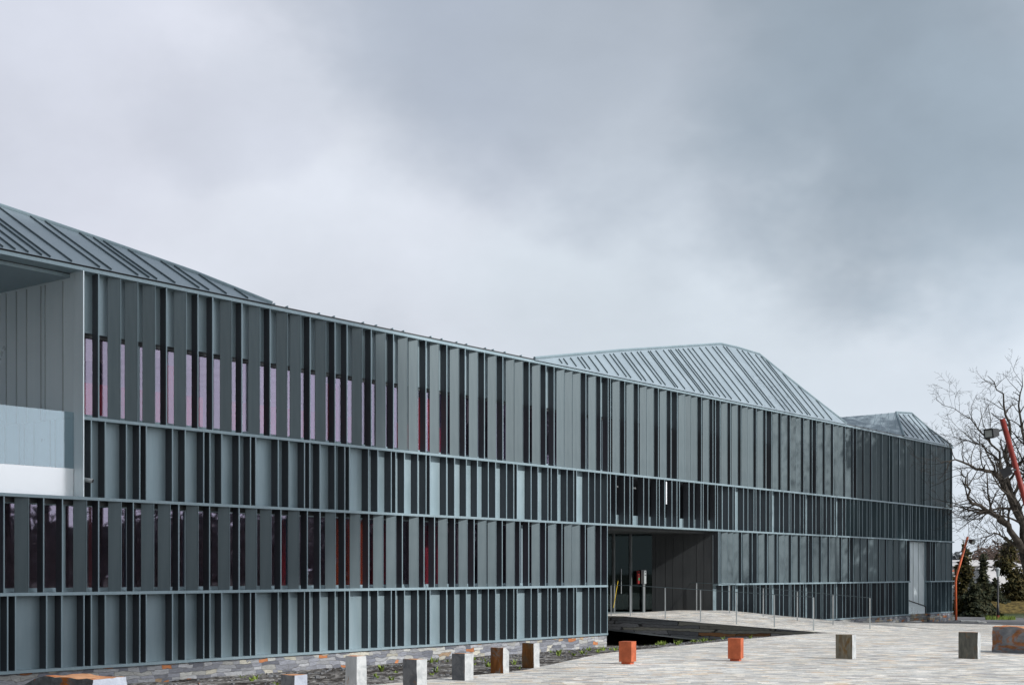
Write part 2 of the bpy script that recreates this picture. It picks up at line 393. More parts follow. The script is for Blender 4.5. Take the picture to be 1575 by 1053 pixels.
M['stone_brown'] = stone('stone_brown', (0.12, 0.085, 0.05), (0.20, 0.13, 0.07), (0.30, 0.13, 0.04), 0.40, 0.6, 3.0, (1.5, 1.5, 0.4))
M['stone_olive'] = stone('stone_olive', (0.16, 0.15, 0.12), (0.26, 0.23, 0.17), (0.22, 0.13, 0.05), 0.46, 0.6, 3.0, (2, 2, 0.5))
M['stone_dark_olive'] = stone('stone_dark_olive', (0.085, 0.085, 0.075), (0.16, 0.155, 0.13), (0.20, 0.12, 0.06), 0.52, 0.64, 3.0, (2, 2, 0.6))
M['stone_boulder'] = stone('stone_boulder', (0.08, 0.085, 0.085), (0.19, 0.20, 0.205), (0.50, 0.15, 0.03), 0.56, 0.62, 1.7)
M['stone_orange'] = stone('stone_orange', (0.40, 0.20, 0.10), (0.55, 0.30, 0.17), (0.50, 0.16, 0.05), 0.5, 0.6, 3.0)
M['stone_slab'] = stone('stone_slab', (0.15, 0.16, 0.18), (0.30, 0.30, 0.30), (0.42, 0.18, 0.08), 0.47, 0.56, 1.2, (1, 1, 2.2))

def foliage(name, c0, c1, c2):
    m, t, p = new_mat(name)
    geo = t.new('ShaderNodeNewGeometry')
    r = geo.outputs['Random Per Island']
    c = t.ramp(r, [(0.0, c0), (0.55, c1), (1.0, c2)])
    big = t.noise(coord(t), 0.9, 3, 0.5)
    k = t.math('MULTIPLY_ADD', big, 0.9, 0.55); c = t.mix(1.0, c, t.comb(k, k, k), 'MULTIPLY')
    t.link(c, p.inputs['Base Color']); p.inputs['Roughness'].default_value = 0.75
    p.inputs['Specular IOR Level'].default_value = 0.2
    return m
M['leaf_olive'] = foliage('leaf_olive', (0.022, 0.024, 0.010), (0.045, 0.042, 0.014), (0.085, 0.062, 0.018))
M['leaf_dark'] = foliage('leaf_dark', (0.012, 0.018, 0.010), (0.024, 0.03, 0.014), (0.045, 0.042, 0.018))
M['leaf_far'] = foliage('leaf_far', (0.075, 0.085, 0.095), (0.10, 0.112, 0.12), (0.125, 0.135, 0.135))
M['leaf_brown'] = foliage('leaf_brown', (0.07, 0.05, 0.042), (0.10, 0.07, 0.058), (0.12, 0.085, 0.07))

# ------------------------------------------------------------------ ground
ZT = [(-2, -0.88), (0, -0.87), (2, -0.80), (4.75, -0.46), (7.2, -0.25), (8.0, -0.22), (10.6, -0.13), (14, -0.10), (200, -0.10)]
def ztab(nd):
    for (a, za), (b, zb) in zip(ZT, ZT[1:]):
        if nd <= b: return za + (zb - za) * max(0, (nd - a)) / (b - a)
    return -0.1
def gs(s): return -0.10 - 0.021 * min(max(0.0, s - 36.0), 41.0)
def smooth(x, a, b):
    x = min(1, max(0, (x - a) / (b - a))); return x * x * (3 - 2 * x)
def zA(s, nd):
    w = smooth(s, 34, 41.5) * smooth(nd, 7.0, 8.0)
    return ztab(nd) * (1 - w) + gs(s) * w
def edge(s):
    E = [(-99, 10.9), (21, 10.9), (28, 8.1), (36, 7.35), (99, 7.3)]
    for (a, ea), (b, eb) in zip(E, E[1:]):
        if s <= b: return ea + (eb - ea) * (s - a) / (b - a) + 0.12 * mnoise.noise(Vector((s * 0.8, 3.1, 0)))
    return 7.3
S0, S1 = 41.5, 48.8                                    # the ramp
def deck(s, nd):
    g = gs(s); return g + (0.18 + 0.008 * (s - S0) - g) * min(1.0, (1 - nd / 8.0)) if nd < 8 else g
def zB(s, nd):
    g = gs(s)
    if nd >= 8: return g
    w = 1 - smooth(s, S1 - 0.5, 58.0)
    return g + (deck(S1, max(nd, -2)) - gs(S1)) * w

def sheet(mb, s_rng, f0, f1, nv, zf, dz=0.0, pw=1.0):
    rows = []
    for s in s_rng:
        a, b = f0(s), f1(s); row = []
        for j in range(nv + 1):
            nd = a + (b - a) * (j / nv) ** pw
            row.append(len(mb.v)); p = world_of(s, nd, zf(s, nd) + dz); mb.v.append(tuple(p))
        rows.append(row)
    for r0, r1 in zip(rows, rows[1:]):
        for j in range(nv):
            mb.f.append((r0[j], r0[j+1], r1[j+1], r1[j])); mb.m.append(0)
def rng(a, b, st):
    n = max(1, int(round((b - a) / st))); return [a + (b - a) * i / n for i in range(n + 1)]

g = MB(); g.quad((-2500, -2500, -3.0), (2500, -2500, -3.0), (2500, 2500, -3.0), (-2500, 2500, -3.0))
M['field'] = plain('field', (0.06, 0.062, 0.045), 0.95, 0.4, 0.05, 0.1, 0)
tag(g.build('ground', M['field']), kind='structure')
pv_ = MB()
sheet(pv_, rng(-60, S0, 0.7), edge, lambda s: 60.0, 40, zA, 0.0, 2.0)
sheet(pv_, rng(S0, S1, 0.7), lambda s: 8.0, lambda s: 60.0, 24, lambda s, nd: gs(s), 0.0, 2.0)
sheet(pv_, rng(S1, 65.5, 0.6), lambda s: 0.0, lambda s: 60.0, 40, zB, 0.0, 1.8)
tag(pv_.build('plaza_paving', M['paving'], smooth=True), kind='structure')
so = MB()
sheet(so, rng(-60, S1, 0.6), lambda s: -1.6, lambda s: (edge(s) + 0.12 if s <= S0 else 8.0), 22,
      lambda s, nd: (zA(s, nd) if s <= S0 + 0.01 else -0.88) - (0.02 if nd > edge(s) - 0.1 else 0) + 0.05 * (mnoise.noise(Vector((s * 1.3, nd * 1.3, 2))) if nd < edge(s) - 0.6 else 0))
tag(so.build('soil_strip', M['soil'], smooth=True), kind='structure')
# stone ramp leading into the entrance
rp = MB()
ss = rng(S0, S1, 0.9); nn = rng(-1.6, 8.0, 0.8)
def bot(s, nd): return min(deck(s, nd) - 0.12, -0.34 - 0.068 * nd)
for a, b in zip(ss, ss[1:]):
    for c, e in zip(nn, nn[1:]):
        rp.quad(world_of(a, c, deck(a, c)), world_of(a, e, deck(a, e)), world_of(b, e, deck(b, e)), world_of(b, c, deck(b, c)), 0)
        rp.quad(world_of(a, c, bot(a, c)), world_of(b, c, bot(b, c)), world_of(b, e, bot(b, e)), world_of(a, e, bot(a, e)), 1)
for c, e in zip(nn, nn[1:]):
    rp.quad(world_of(S0, c, bot(S0, c)), world_of(S0, e, bot(S0, e)), world_of(S0, e, deck(S0, e)), world_of(S0, c, deck(S0, c)), 1)
    rp.quad(world_of(S1, e, -0.9), world_of(S1, c, -0.9), world_of(S1, c, deck(S1, c)), world_of(S1, e, deck(S1, e)), 1)
    # steel edge under the slab
    rp.hexa([world_of(S0-.02, c, bot(S0, c)-.05), world_of(S0-.02, e, bot(S0, e)-.05), world_of(S0+.1, e, bot(S0, e)-.05), world_of(S0+.1, c, bot(S0, c)-.05)],
            [world_of(S0-.02, c, bot(S0, c)-.005), world_of(S0-.02, e, bot(S0, e)-.005), world_of(S0+.1, e, bot(S0, e)-.005), world_of(S0+.1, c, bot(S0, c)-.005)], 2)
rp.quad(world_of(S0, 8, -0.9), world_of(S1, 8, -0.9), world_of(S1, 8, gs(S1)), world_of(S0, 8, gs(S0)), 1)
# support pier below the slab
pa = [world_of(s, nd, -0.88) for s, nd in ((43.2, 1.0), (43.2, 1.5), (43.7, 1.5), (43.7, 1.0))]
rp.hexa(pa, [Vector((p.x, p.y, -0.46)) for p in pa], 1)
tag(rp.build('ramp', [M['paving'], M['ramp_stone'], M['steel']]), kind='structure')
rd = MB(); sheet(rd, rng(64.9, 84, 2.0), lambda s: -30.0, lambda s: 60.0, 30, lambda s, nd: gs(s) - 0.02)
tag(rd.build('road', M['asphalt']), kind='structure')
gr = MB(); sheet(gr, rng(84, 110, 2.0), lambda s: -60.0, lambda s: 60.0, 30, lambda s, nd: -1.04 - 1.98 * smooth(s, 85.5, 98) + 0.06 * mnoise.noise(Vector((s, nd, 0))))
tag(gr.build('lawn', M['grass']), kind='structure')

# lumpy unseen blocker, added toward the sun: it keeps the sun off the near part of the facade
def sun_blocker(s_c, nd_c, ra, rb, rh, H_C):
    b = MB(); nu, nv = 48, 16
    cc = world_of(s_c, nd_c, 0) + sun_dir * (H_C / math.sin(SUN_EL))
    def sp(x, p): return math.copysign(abs(x) ** p, x)
    for j in range(nv + 1):
        ph = -math.pi / 2 + math.pi * j / nv
        for i in range(nu):
            th = 2 * math.pi * i / nu
            x, y, z = sp(math.cos(th), 0.6) * sp(math.cos(ph), 0.5) * ra, sp(math.sin(th), 0.6) * sp(math.cos(ph), 0.5) * rb, math.sin(ph) * rh
            k = 1 + 0.035 * mnoise.noise(Vector((x, y, z)) * 0.12)
            b.v.append(tuple(cc + Vector((x * k * DX + y * k * NX, x * k * DY + y * k * NY, z))))
    for j in range(nv):
        for i in range(nu):
            q = (i + 1) % nu; b.f.append((j*nu+i, j*nu+q, (j+1)*nu+q, (j+1)*nu+i)); b.m.append(0)
    return b
cm = plain('sun_blocker', (0.8, 0.8, 0.82), 1.0, 0.05, 0.05, 0.0, 0)
tag(sun_blocker(-3.0, -9.0, 31.5, 11.0, 3.0, 120.0).build('sun_blocker', cm, smooth=True), kind='structure')

# ------------------------------------------------------------------ the museum building
ROT = math.atan2(DY, DX)
bld = empty('museum_building', world_of(0, 0, 0), ROT)
tag(bld, 'long dark grey zinc clad building with rows of vertical fins', 'building')
def L(s, t, z): return (s, t, z)          # local frame: x along facade, y inward, z up
Z0a, Z0b = 8.62, 8.70; Z1a, Z1b = 5.235, 5.305; Z2a, Z2b = 3.405, 3.475; Z3a, Z3b = 1.240, 1.310; Z4a, Z4b = -0.45, -0.385
S_L = ps(0) - 12.0; S_J = ps(129.5); S_C = ps(935.2); S_E = ps(1105.0); S_R = ps(1465.8); S_W0 = ps(1400.5); S_W1 = ps(1431.0)

P1 = [152.5,256.8,305.1,327.9,372.7,416,477.5,515.9,534.4,571.6,605.9,655.7,687.8,716,745.7,774,814.5,840.3,852.8,901.7,924.6,936,939.4,961.4,982.3,1013.2,1032.5,1042.3,1079.5,1097,1101,1108.2,1124.3,1140.3,1163.7,1178.6,1187.4,1201.7,1215.8,1236.5,1249.7,1256.1,1269.4,1282.2,1300.5,1312.7,1318.2,1329.5,1341.3,1357.3,1368.6,1373.8,1384,1394,1409.3,1419,1423.3,1432.7,1441,1455.5,1465.0]
A1 = [184.8,211,237.8,285.6,355.6,398.9,441,461.9,500.2,556,592,625.9,642,674.4,704.9,733.9,762.4,790,803.4,830,867.2,879.7,892,915.7,952.3,973.7,994,1004.8,1024.4,1052.8,1062,1071.7,1089.8,1117.9,1133.9,1149.5,1157.7,1172.8,1196,1210,1223.6,1230.9,1244.3,1264.2,1277,1289,1296,1308,1325,1336.7,1347.4,1353,1364,1380,1390,1399.5,1405,1415,1429.2,1438.4,1446.8,1451.7,1460.5]
P24 = [12.4,24.6,72.4,95.7,129.8,141.1,162.5,195.2,215.6,225.7,266,285.6,314,323.5,341.7,368.6,385.9,394,428.6,444.9,469,477.1,492.7,516,531,538.1,567.5,581.7,602.4,609.4,622.7,643.2,655.9,662,687.5,699.8,717.9,734.9,751.6,762.9,779.7,790.8,795.9,817.5,827.9,843.3,848.3,858.3,872.7,883,887.3,905.9,915.4,924.4,934.8]
P24R = [939.4,948,960.9,969.4,973.8,990.5,998.5,1010.5,1014.6,1023,1034,1041.7,1045.7,1060.3,1067.9,1078.8,1082.1,1089.2,1100.9,1104.1,1111.2,1121.1,1128,1131.2,1144.2,1150.9,1160.1,1163.3,1169.6,1178.8,1184.8,1187.9,1199.6,1205.5,1214.3,1217,1222.5,1231,1236.5,1239.6,1250.2,1255.6,1263.3,1266.1,1271.6,1278.7,1283.9,1286.4,1296.4,1301.3,1308.4,1314,1320,1322.5,1327.2,1334,1338.6,1341.1,1349.4,1354.3,1361,1363,1366.9,1373.6,1377.4,1380,1387.9,1392,1398,1400.7,1403.7,1409.8,1414.8,1423,1427,1433.4,1437,1443,1448,1455.5,1460,1465]
P3 = [6.8,67.8,96.8,152.4,205.7,275.7,323,368.3,432.7,473.3,492.9,531,567.8,619.4,652.7,668.9,699.8,729.8,773,800.3,813.8,839.7,864.9,900.8,924.7,934.7]
A3 = [43.3,132.5,185.7,235.7,261.1,304,352.4,394,416.2,459,515.2,552.7,588.3,608,642.7,687,718,747.2,762.3,790.5,829.2,854.3,878.9,891.1,914.2]
P3R = [1105.6,1107.6,1141.3,1157.5,1165,1180.9,1195.8,1217.7,1231.3,1244.1,1250.4,1263.7,1276.2,1295.1,1307.3,1313.2,1325,1336.6,1353.2,1364.3,1384.6,1394.6,1399.8,1432,1435,1439,1456.5,1465]
A3R = [1118.2,1127,1135,1151,1174.7,1190,1205.9,1212.1,1226,1239.2,1258.4,1271.6,1283.5,1290.1,1302.7,1321,1332,1342.7,1349.2,1360,1371.7,1381,1391.3,1446.5,1453.8,1462]
# pattern continued a little past the left edge of the picture
def extend_left(pxs, step_list, n):
    ss_ = [ps(p) for p in pxs]; s = ss_[0]; out = []
    for i in range(n): s -= step_list[i % len(step_list)]; out.append(s)
    return sorted(out) + ss_

def p_mesh(depth, z0, z1, name):
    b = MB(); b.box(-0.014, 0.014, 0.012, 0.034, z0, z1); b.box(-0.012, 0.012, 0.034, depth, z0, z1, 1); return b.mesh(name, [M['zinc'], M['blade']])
def a_mesh(z0, z1, name):
    b = MB(); ux, uy = -0.258, 0.127; ln = math.hypot(ux, uy); qx, qy = -uy / ln * 0.015, ux / ln * 0.015
    o = (0.0, 0.045); i = (ux, 0.045 + uy)
    bb = [(o[0]-qx, o[1]-qy), (o[0]+qx, o[1]+qy), (i[0]+qx, i[1]+qy), (i[0]-qx, i[1]-qy)]
    b.hexa([(x, y, z0) for x, y in bb], [(x, y, z1) for x, y in bb], 1); b.box(o[0] - 0.006, o[0] + 0.003, o[1] - 0.028, o[1] - 0.017, z0, z1, 0); return b.mesh(name, [M['zinc'], M['zinc_mesh']])

def spread(parent, fins, cap=100):
    """fins: list of (s, mesh, name). The largest in the photo are objects, the rest one stuff part."""
    fins = sorted(fins, key=lambda q: q[0])
    vis = [q for q in fins if q[0] > ps(-10)]
    keep = vis[:cap]; rest = vis[cap:] + [q for q in fins if q[0] <= ps(-10)]
    for s, me, nm in keep:
        o = bpy.data.objects.new(nm, me); COL.objects.link(o); o.parent = parent; o.location = (s, 0, 0)
    if rest:
        b = MB()
        for s, me, nm in rest:
            k = len(b.v); b.v += [(v.co.x + s, v.co.y, v.co.z) for v in me.vertices]
            for f in me.polygons: b.f.append(tuple(k + i for i in f.vertices)); b.m.append(f.material_index)
        o = b.build('far_fins', [M['zinc'], M['zinc_mesh']], parent); o['kind'] = 'stuff'

def band(name, z0, z1, segs, t):
    b = MB()
    for a, c in segs: b.box(a, c, t, t + 0.06, z0, z1)
    return b.build(name, M['zinc'], bld)

# --- row 1 (top): upper panel over a window strip
b1 = band('top_panel', 7.26, Z0a, [(S_J, S_R)], 0.26)
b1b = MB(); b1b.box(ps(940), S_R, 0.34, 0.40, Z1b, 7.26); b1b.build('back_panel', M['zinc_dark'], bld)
fins = [(ps(p), None, 'straight_fin') for p in P1]
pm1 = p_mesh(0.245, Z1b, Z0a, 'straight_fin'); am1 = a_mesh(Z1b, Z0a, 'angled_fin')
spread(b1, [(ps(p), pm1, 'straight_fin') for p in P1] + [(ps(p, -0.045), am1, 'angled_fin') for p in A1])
# --- row 2
b2 = band('middle_panel', Z2b, Z1a, [(S_J, S_C), (S_E, S_R)], 0.27)
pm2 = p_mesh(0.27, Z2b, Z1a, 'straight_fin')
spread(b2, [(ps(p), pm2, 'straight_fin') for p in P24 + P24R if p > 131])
# --- row 3
b3 = band('lower_back_panel', Z3b, Z2a, [(S_E, S_W0), (S_W1, S_R)], 0.30)
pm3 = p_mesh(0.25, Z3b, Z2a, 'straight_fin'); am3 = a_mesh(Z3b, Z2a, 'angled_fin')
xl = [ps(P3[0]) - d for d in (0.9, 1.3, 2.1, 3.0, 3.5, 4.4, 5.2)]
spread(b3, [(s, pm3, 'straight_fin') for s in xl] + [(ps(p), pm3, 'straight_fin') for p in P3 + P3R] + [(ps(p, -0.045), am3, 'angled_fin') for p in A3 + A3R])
# --- row 4
b4 = band('base_panel', Z4b, Z3a, [(S_L, S_C), (S_E, S_W0), (S_W1, S_R)], 0.27)
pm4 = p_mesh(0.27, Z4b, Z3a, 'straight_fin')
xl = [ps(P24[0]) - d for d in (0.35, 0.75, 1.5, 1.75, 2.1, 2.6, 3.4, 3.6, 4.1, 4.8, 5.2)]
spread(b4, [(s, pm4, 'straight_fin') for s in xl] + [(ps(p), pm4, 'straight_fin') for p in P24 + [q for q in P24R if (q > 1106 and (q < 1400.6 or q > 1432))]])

# --- horizontal ledges
def ledge(segs, z0, z1, depth=0.30, name='ledge', mat='zinc', t0=0.0):
    b = MB()
    for a, c in segs: b.box(a, c, t0, depth, z0, z1)
    return b.build(name, M[mat], bld)
ledge([(S_L, S_R + 0.12)], Z0a, Z0b, 0.5, 'eave_ledge')
ledge([(S_J, S_R)], Z1a, Z1b, 0.40)
ledge([(S_L, S_R + 0.22)], Z2a, Z2b, 0.40)
ledge([(S_L, S_C), (S_E, S_W0), (S_W1, S_R + 0.22)], Z3a, Z3b, 0.42)
ledge([(S_L, S_C), (S_E, S_W0), (S_W1, S_R + 0.08)], Z4a, Z4b, 0.32)
gt = MB(); gt.box(S_L, S_R, 0.02, 0.10, Z0b + 0.002, Z0b + 0.05); gt.build('gutter_line', M['zinc_dark'], bld)

# --- windows: one part per pane, frame as a sub-part
def windows(s0, s1, step, z0, z1, t):
    s = s0; first = True
    while s < s1 - 0.3:
        e = min(s + step, s1)
        w = MB(); w.box(s + 0.03, e - 0.03, t, t + 0.02, z0 + 0.09, z1 - 0.05)
        wo = w.build('window', M['glass'], bld)
        f = MB()
        f.box(s, s + 0.03, t - 0.03, t + 0.05, z0, z1); f.box(e - 0.03, e, t - 0.03, t + 0.05, z0, z1)
        f.box(s + 0.03, e - 0.03, t - 0.03, t + 0.05, z0, z0 + 0.09); f.box(s + 0.03, e - 0.03, t - 0.03, t + 0.05, z1 - 0.05, z1)
        f.box(s, e, t - 0.06, t - 0.03, z0 - 0.002, z0 + 0.035)
        f.build('window_frame', M['zinc'], wo)
        s = e
bn = MB(); rb_ = random.Random(3)
for a in range(26):
    s_ = S_J + 0.05 + 1.73 * a * 0.5
    if rb_.random() < 0.35: bn.box(s_ + 0.05, s_ + 0.8, 0.432, 0.437, 7.18 - rb_.uniform(0.2, 0.8), 7.2)
    if rb_.random() < 0.3: bn.box(s_ + 0.05, s_ + 0.8, 0.432, 0.437, 3.3 - rb_.uniform(0.2, 1.0), 3.3)
bn.build('roller_blind', M['mid_grey'], bld)
windows(S_J + 0.05, ps(940), 1.73, Z1b + 0.005, 7.255, 0.385)
windows(S_L, S_C - 0.1, 1.73, Z3b + 0.005, 3.32, 0.385)
hd = MB(); hd.box(S_J, ps(940), 0.325, 0.345, 7.17, 7.2585); hd.box(S_L, S_C, 0.26, 0.34, 3.30, Z2a - .002)
hd.build('window_head', M['zinc_dark'], bld)

# --- rooms behind the glass
rm = MB()
rm.box(S_L, S_C, 6.0, 6.1, -0.4, 8.6)                                   # rear wall
rm.box(S_L, S_C, 0.55, 6.0, 1.18, 1.235); rm.box(S_L, S_C, 0.55, 6.0, 3.36, 3.40)
rm.box(S_J + .1, ps(940), 0.55, 6.0, 5.18, 5.235); rm.box(S_J + .1, ps(940), 0.55, 6.0, 7.3, 7.36)
rm.box(S_L, S_C, 0.46, 0.55, Z2b, 5.2) if False else None
rm.build('interior_wall', M['dark_room'], bld)
ip = MB()
for a, c in ((S_J + 0.2, ps(330)), (ps(366), ps(560)), (ps(628), ps(700))):
    ip.box(a, c, 0.445, 0.48, Z1b, 6.15)
    ip.box(c - 1.2, c - 0.5, 0.49, 0.51, Z1b, 7.0)
for a, c in ((ps(478), ps(498)), (ps(620), ps(640)), (ps(700), ps(720))):
    ip.box(a, c, 1.2, 1.3, Z3b, 3.2)
ip.build('red_partition', M['red_wall'], bld)
op = MB(); op.box(ps(526), ps(582), 0.45, 0.48, Z3b, 3.25); op.build('orange_partition', M['orange_wall'], bld)
wb = MB(); wb.box(ps(590), ps(606), 0.52, 0.55, Z1b, 5.8); wb.box(ps(424), ps(436), 0.44, 0.47, Z3b + 0.1, 2.55); wb.box(ps(730), ps(745), 0.7, 0.75, Z3b, 3.0); wb.build('white_board', M['mid_grey'], bld)

# --- loggia on the left (open storey)
lg = MB()
lg.box(S_J - 0.025, S_J, 0.0, 0.345, Z2b, Z0a)
lg.box(S_J - 0.025, S_J, 0.36, 7.0, Z2b, Z1b - 0.01); lg.box(S_J - 0.025, S_J, 0.36, 7.0, Z1b, Z0a)
lw = lg.build('loggia_wall', M['zinc_smooth'], bld)
jt = MB()
for i, tt in enumerate((0.75, 1.45, 1.62, 2.2, 2.62, 3.05, 3.4, 4.3, 4.5, 5.4, 6.1)): jt.box(S_J - 0.05, S_J - 0.027, tt, tt + 0.018, Z1b, Z0a - 0.15)
for i, tt in enumerate((1.05, 1.25, 1.9, 2.3, 2.5, 3.1, 3.8, 4.6)): jt.box(S_J - 0.05, S_J - 0.027, tt, tt + 0.018, Z2b, Z1b - 0.01)
jt.build('standing_seam', M['steel'], lw)
lc = MB(); lc.box(S_L, S_J - 0.03, 0.5, 7.0, Z0a - 0.10, Z0a - 0.02); lc.build('soffit', M['zinc'], bld)
lf = MB(); lf.box(S_L, S_J - 0.03, 0.5, 7.0, Z2b + 0.003, Z2b + 0.06); lf.box(S_L, S_J - .03, 7.0, 7.1, Z2b + .06, Z0a - .1); lf.build('loggia_floor', M['white_panel'], bld)
bl = MB(); bl.box(S_L, S_J - 0.03, 0.36, 0.42, Z2b + 0.003, 4.13); bl.build('loggia_parapet', M['white_panel'], bld)
bg = MB(); bg.box(S_L, S_J - 0.03, 0.36, 0.38, 4.134, 5.42); bg.build('balustrade_glass', M['glass_clear'], bld)

# --- entrance recess
ent = MB()
E1 = Vector((S_E, 0.02, 0))
def loc_of(w):        # world point -> local (s, t)
    return (w.x * DX + w.y * DY, FC - (w.x * NX + w.y * NY))
w2 = loc_of(at(1003, 880, 55.6)); w3 = loc_of(at(925, 880, 55.0))
def wall2(mb, a, b, z0, z1, th=0.08):
    a = Vector((a[0], a[1])); b = Vector((b[0], b[1])); d = (b - a).normalized(); q = Vector((-d.y, d.x)) * th
    pts = [a, b, b + q, a + q]
    mb.hexa([(p.x, p.y, z0) for p in pts], [(p.x, p.y, z1) for p in pts])
wall2(ent, w2, (S_E - 0.02, 0.25), -0.2, Z2a)
d2 = Vector((S_E - 0.02 - w2[0], 0.25 - w2[1])); ln2 = d2.length; d2.normalize(); q2 = Vector((-d2.y, d2.x))
k = 0.15
while k < ln2:
    p = Vector(w2) + d2 * k; ent.box(p.x - 0.008, p.x + 0.008, p.y - 0.010, p.y + 0.01, 0.0, Z2a); k += random.choice((0.3, 0.42, 0.55))
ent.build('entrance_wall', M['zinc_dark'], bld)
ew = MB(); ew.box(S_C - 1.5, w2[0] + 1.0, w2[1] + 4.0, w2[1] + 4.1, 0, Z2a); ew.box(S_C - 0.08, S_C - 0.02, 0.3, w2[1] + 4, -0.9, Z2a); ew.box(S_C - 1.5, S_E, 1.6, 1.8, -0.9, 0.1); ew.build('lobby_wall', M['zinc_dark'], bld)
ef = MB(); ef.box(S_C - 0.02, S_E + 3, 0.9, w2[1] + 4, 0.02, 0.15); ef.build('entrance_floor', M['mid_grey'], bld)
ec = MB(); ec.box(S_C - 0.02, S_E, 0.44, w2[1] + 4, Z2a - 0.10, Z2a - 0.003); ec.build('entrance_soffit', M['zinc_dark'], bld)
gd = MB(); wall2(gd, w3, w2, 0.16, Z2a - 0.1, 0.03)
gdo = gd.build('glass_door', M['glass_door'], bld)
df = MB(); vd = Vector(w2) - Vector(w3)
for px in (941.5, 967.5, 987.5):
    f = (px - 925) / (1003 - 925.0); p = Vector(w3) + vd * f; wdt = 0.03 if px < 980 else 0.05
    df.box(p.x - wdt, p.x + wdt, p.y - 0.12, p.y - 0.03, 0.15, Z2a - 0.1 if px < 980 else 1.85)
df.build('door_frame', M['steel'], gdo)
p = Vector(w3) + vd * ((953 - 925) / 78.0)
dh = MB(); dh.tube([(p.x, p.y - 0.07, 0.9), (p.x, p.y - 0.07, 1.9)], 0.018, 8); dh.build('door_handle', M['steel'], gdo)
lc_ = MB()
for px in (946, 957, 962, 976, 996): p = Vector(w3) + vd * ((px - 925) / 78.0); lc_.box(p.x, p.x + 0.07, p.y + 1.6, p.y + 1.66, 0.15, 2.4)
lc_.build('reflection_bar', M['mid_grey'], bld)  # grey bars inside stand in for reflections in the door glass
# intercom plates on the frame post
p = Vector(w3) + vd * ((982.5 - 925) / 78.0)
ic = MB(); ic.box(p.x - 0.08, p.x + 0.08, p.y - 0.30, p.y - 0.16, 1.30, 1.86); ic.box(p.x - 0.02, p.x + 0.02, p.y - 0.24, p.y - 0.20, 0.15, 1.30)
io = ic.build('intercom_panel', M['mid_grey'], bld)
ib = MB(); ib.box(p.x - 0.05, p.x + 0.05, p.y - 0.312, p.y - 0.302, 1.64, 1.67); ib.box(p.x - 0.03, p.x + 0.03, p.y - 0.312, p.y - 0.302, 1.74, 1.78); ib.build('speaker_slot', M['black_metal'], io)
p = Vector(w3) + vd * ((974 - 925) / 78.0)
ic = MB(); ic.box(p.x - 0.065, p.x + 0.065, p.y - 0.26, p.y - 0.20, 1.30, 1.82); io = ic.build('notice_plate', M['sign_red'], bld)
ib = MB(); ib.box(p.x - 0.045, p.x + 0.045, p.y - 0.272, p.y - 0.262, 1.44, 1.54); ib.build('green_patch', M['sign_green'], io)
ib = MB(); ib.box(p.x - 0.045, p.x + 0.02, p.y - 0.272, p.y - 0.262, 1.58, 1.66); ib.box(p.x - 0.045, p.x + 0.02, p.y - 0.272, p.y - 0.262, 1.70, 1.78); ib.build('dark_patch', M['black_metal'], io)
q = at(943.5, 934, 54.0); q2_ = at(950.5, 893, 54.3)
yb = MB(); yb.tube([q, q2_], 0.012, 6)
tag(yb.build('yellow_rod', M['yellow']), 'thin yellow rod leaning against the glass entrance door', 'rod')

# open terrace behind the row-2 fins over the entrance
tp = MB(); tp.box(S_C, S_E, 0.30, 0.38, Z2b + 0.002, Z2b + 0.36); tp.build('terrace_parapet', M['zinc'], bld)
tb = MB(); tb.box(S_C, S_E, 3.2, 3.3, Z2b, Z1a); tb.box(S_C, S_E, 0.4, 3.2, Z1a - 0.06, Z1a - 0.003); tb.box(S_C, S_E, 0.4, 3.2, Z2b + 0.001, Z2b + 0.05)
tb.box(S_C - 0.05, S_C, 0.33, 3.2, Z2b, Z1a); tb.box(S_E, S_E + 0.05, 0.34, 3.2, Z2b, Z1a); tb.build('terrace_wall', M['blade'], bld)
wl = MB(); sw = ps(1024.2, -0.06); wl.box(sw, sw + 0.075, 0.06, 0.10, Z2b + 0.85, Z1a - 0.06); wl.build('white_strip', M['white_panel'], bld)
bk = MB()
for px in (950, 975.3): a = ps(px, -0.4); bk.box(a - 0.05, a + (0.05 if px < 960 else 0.12), 0.4, 0.5, 4.83, 4.89)
bk.build('wall_bracket', M['steel'], bld)

# --- recess with stair near the far end
rc = MB(); rc.box(S_W0 + 0.32, S_W1 - 0.001, 0.33, 0.40, -1.0, Z2a - .03); rc.build('recess_wall', M['zinc_smooth'], bld)
rd2 = MB(); rd2.box(S_W0 + 0.001, S_W0 + 0.32, 0.60, 0.66, -1.0, Z2a - .07); rd2.build('recess_slot', M['zinc_dark'], bld)
rs = MB(); rs.box(S_W0 - 0.03, S_W0, 0.28, 0.7, -0.45, Z2a - .003); rs.build('recess_reveal', M['zinc_dark'], bld)
rj = MB()
for f in (0.42, 0.68): a = S_W0 + (S_W1 - S_W0) * f; rj.box(a, a + 0.02, 0.31, 0.328, -0.4, Z2a - .07)
rj.build('panel_joint', M['steel'], bld)
a0, a1 = S_W0 + 0.02, S_W1 - 0.25
sp = MB(); sp.hexa([(a0, 0.20, -0.42), (a1, 0.20, -0.42), (a1, 0.24, -0.42), (a0, 0.24, -0.42)], [(a0, 0.20, 0.28), (a1, 0.20, -0.08), (a1, 0.24, -0.08), (a0, 0.24, 0.28)]); sp.build('stair_parapet', M['zinc_smooth'], bld)
sh = MB(); sh.tube([(a0, 0.18, 0.33), (a1 + .02, 0.18, -0.04), (a1 + .02, 0.18, -0.42)], 0.03, 6); sh.build('stair_handrail', M['black_metal'], bld)
sb = MB(); sb.box(S_W0, S_W1 - .005, 0.16, 0.325, -1.2, -0.43); sb.build('stair_base', M['ramp_stone'], bld)
sst = MB(); sst.box(S_W0 + 0.02, S_W0 + 0.9, -0.25, 0.155, -1.2, -0.78); sst.build('stair_step', M['concrete'], bld)

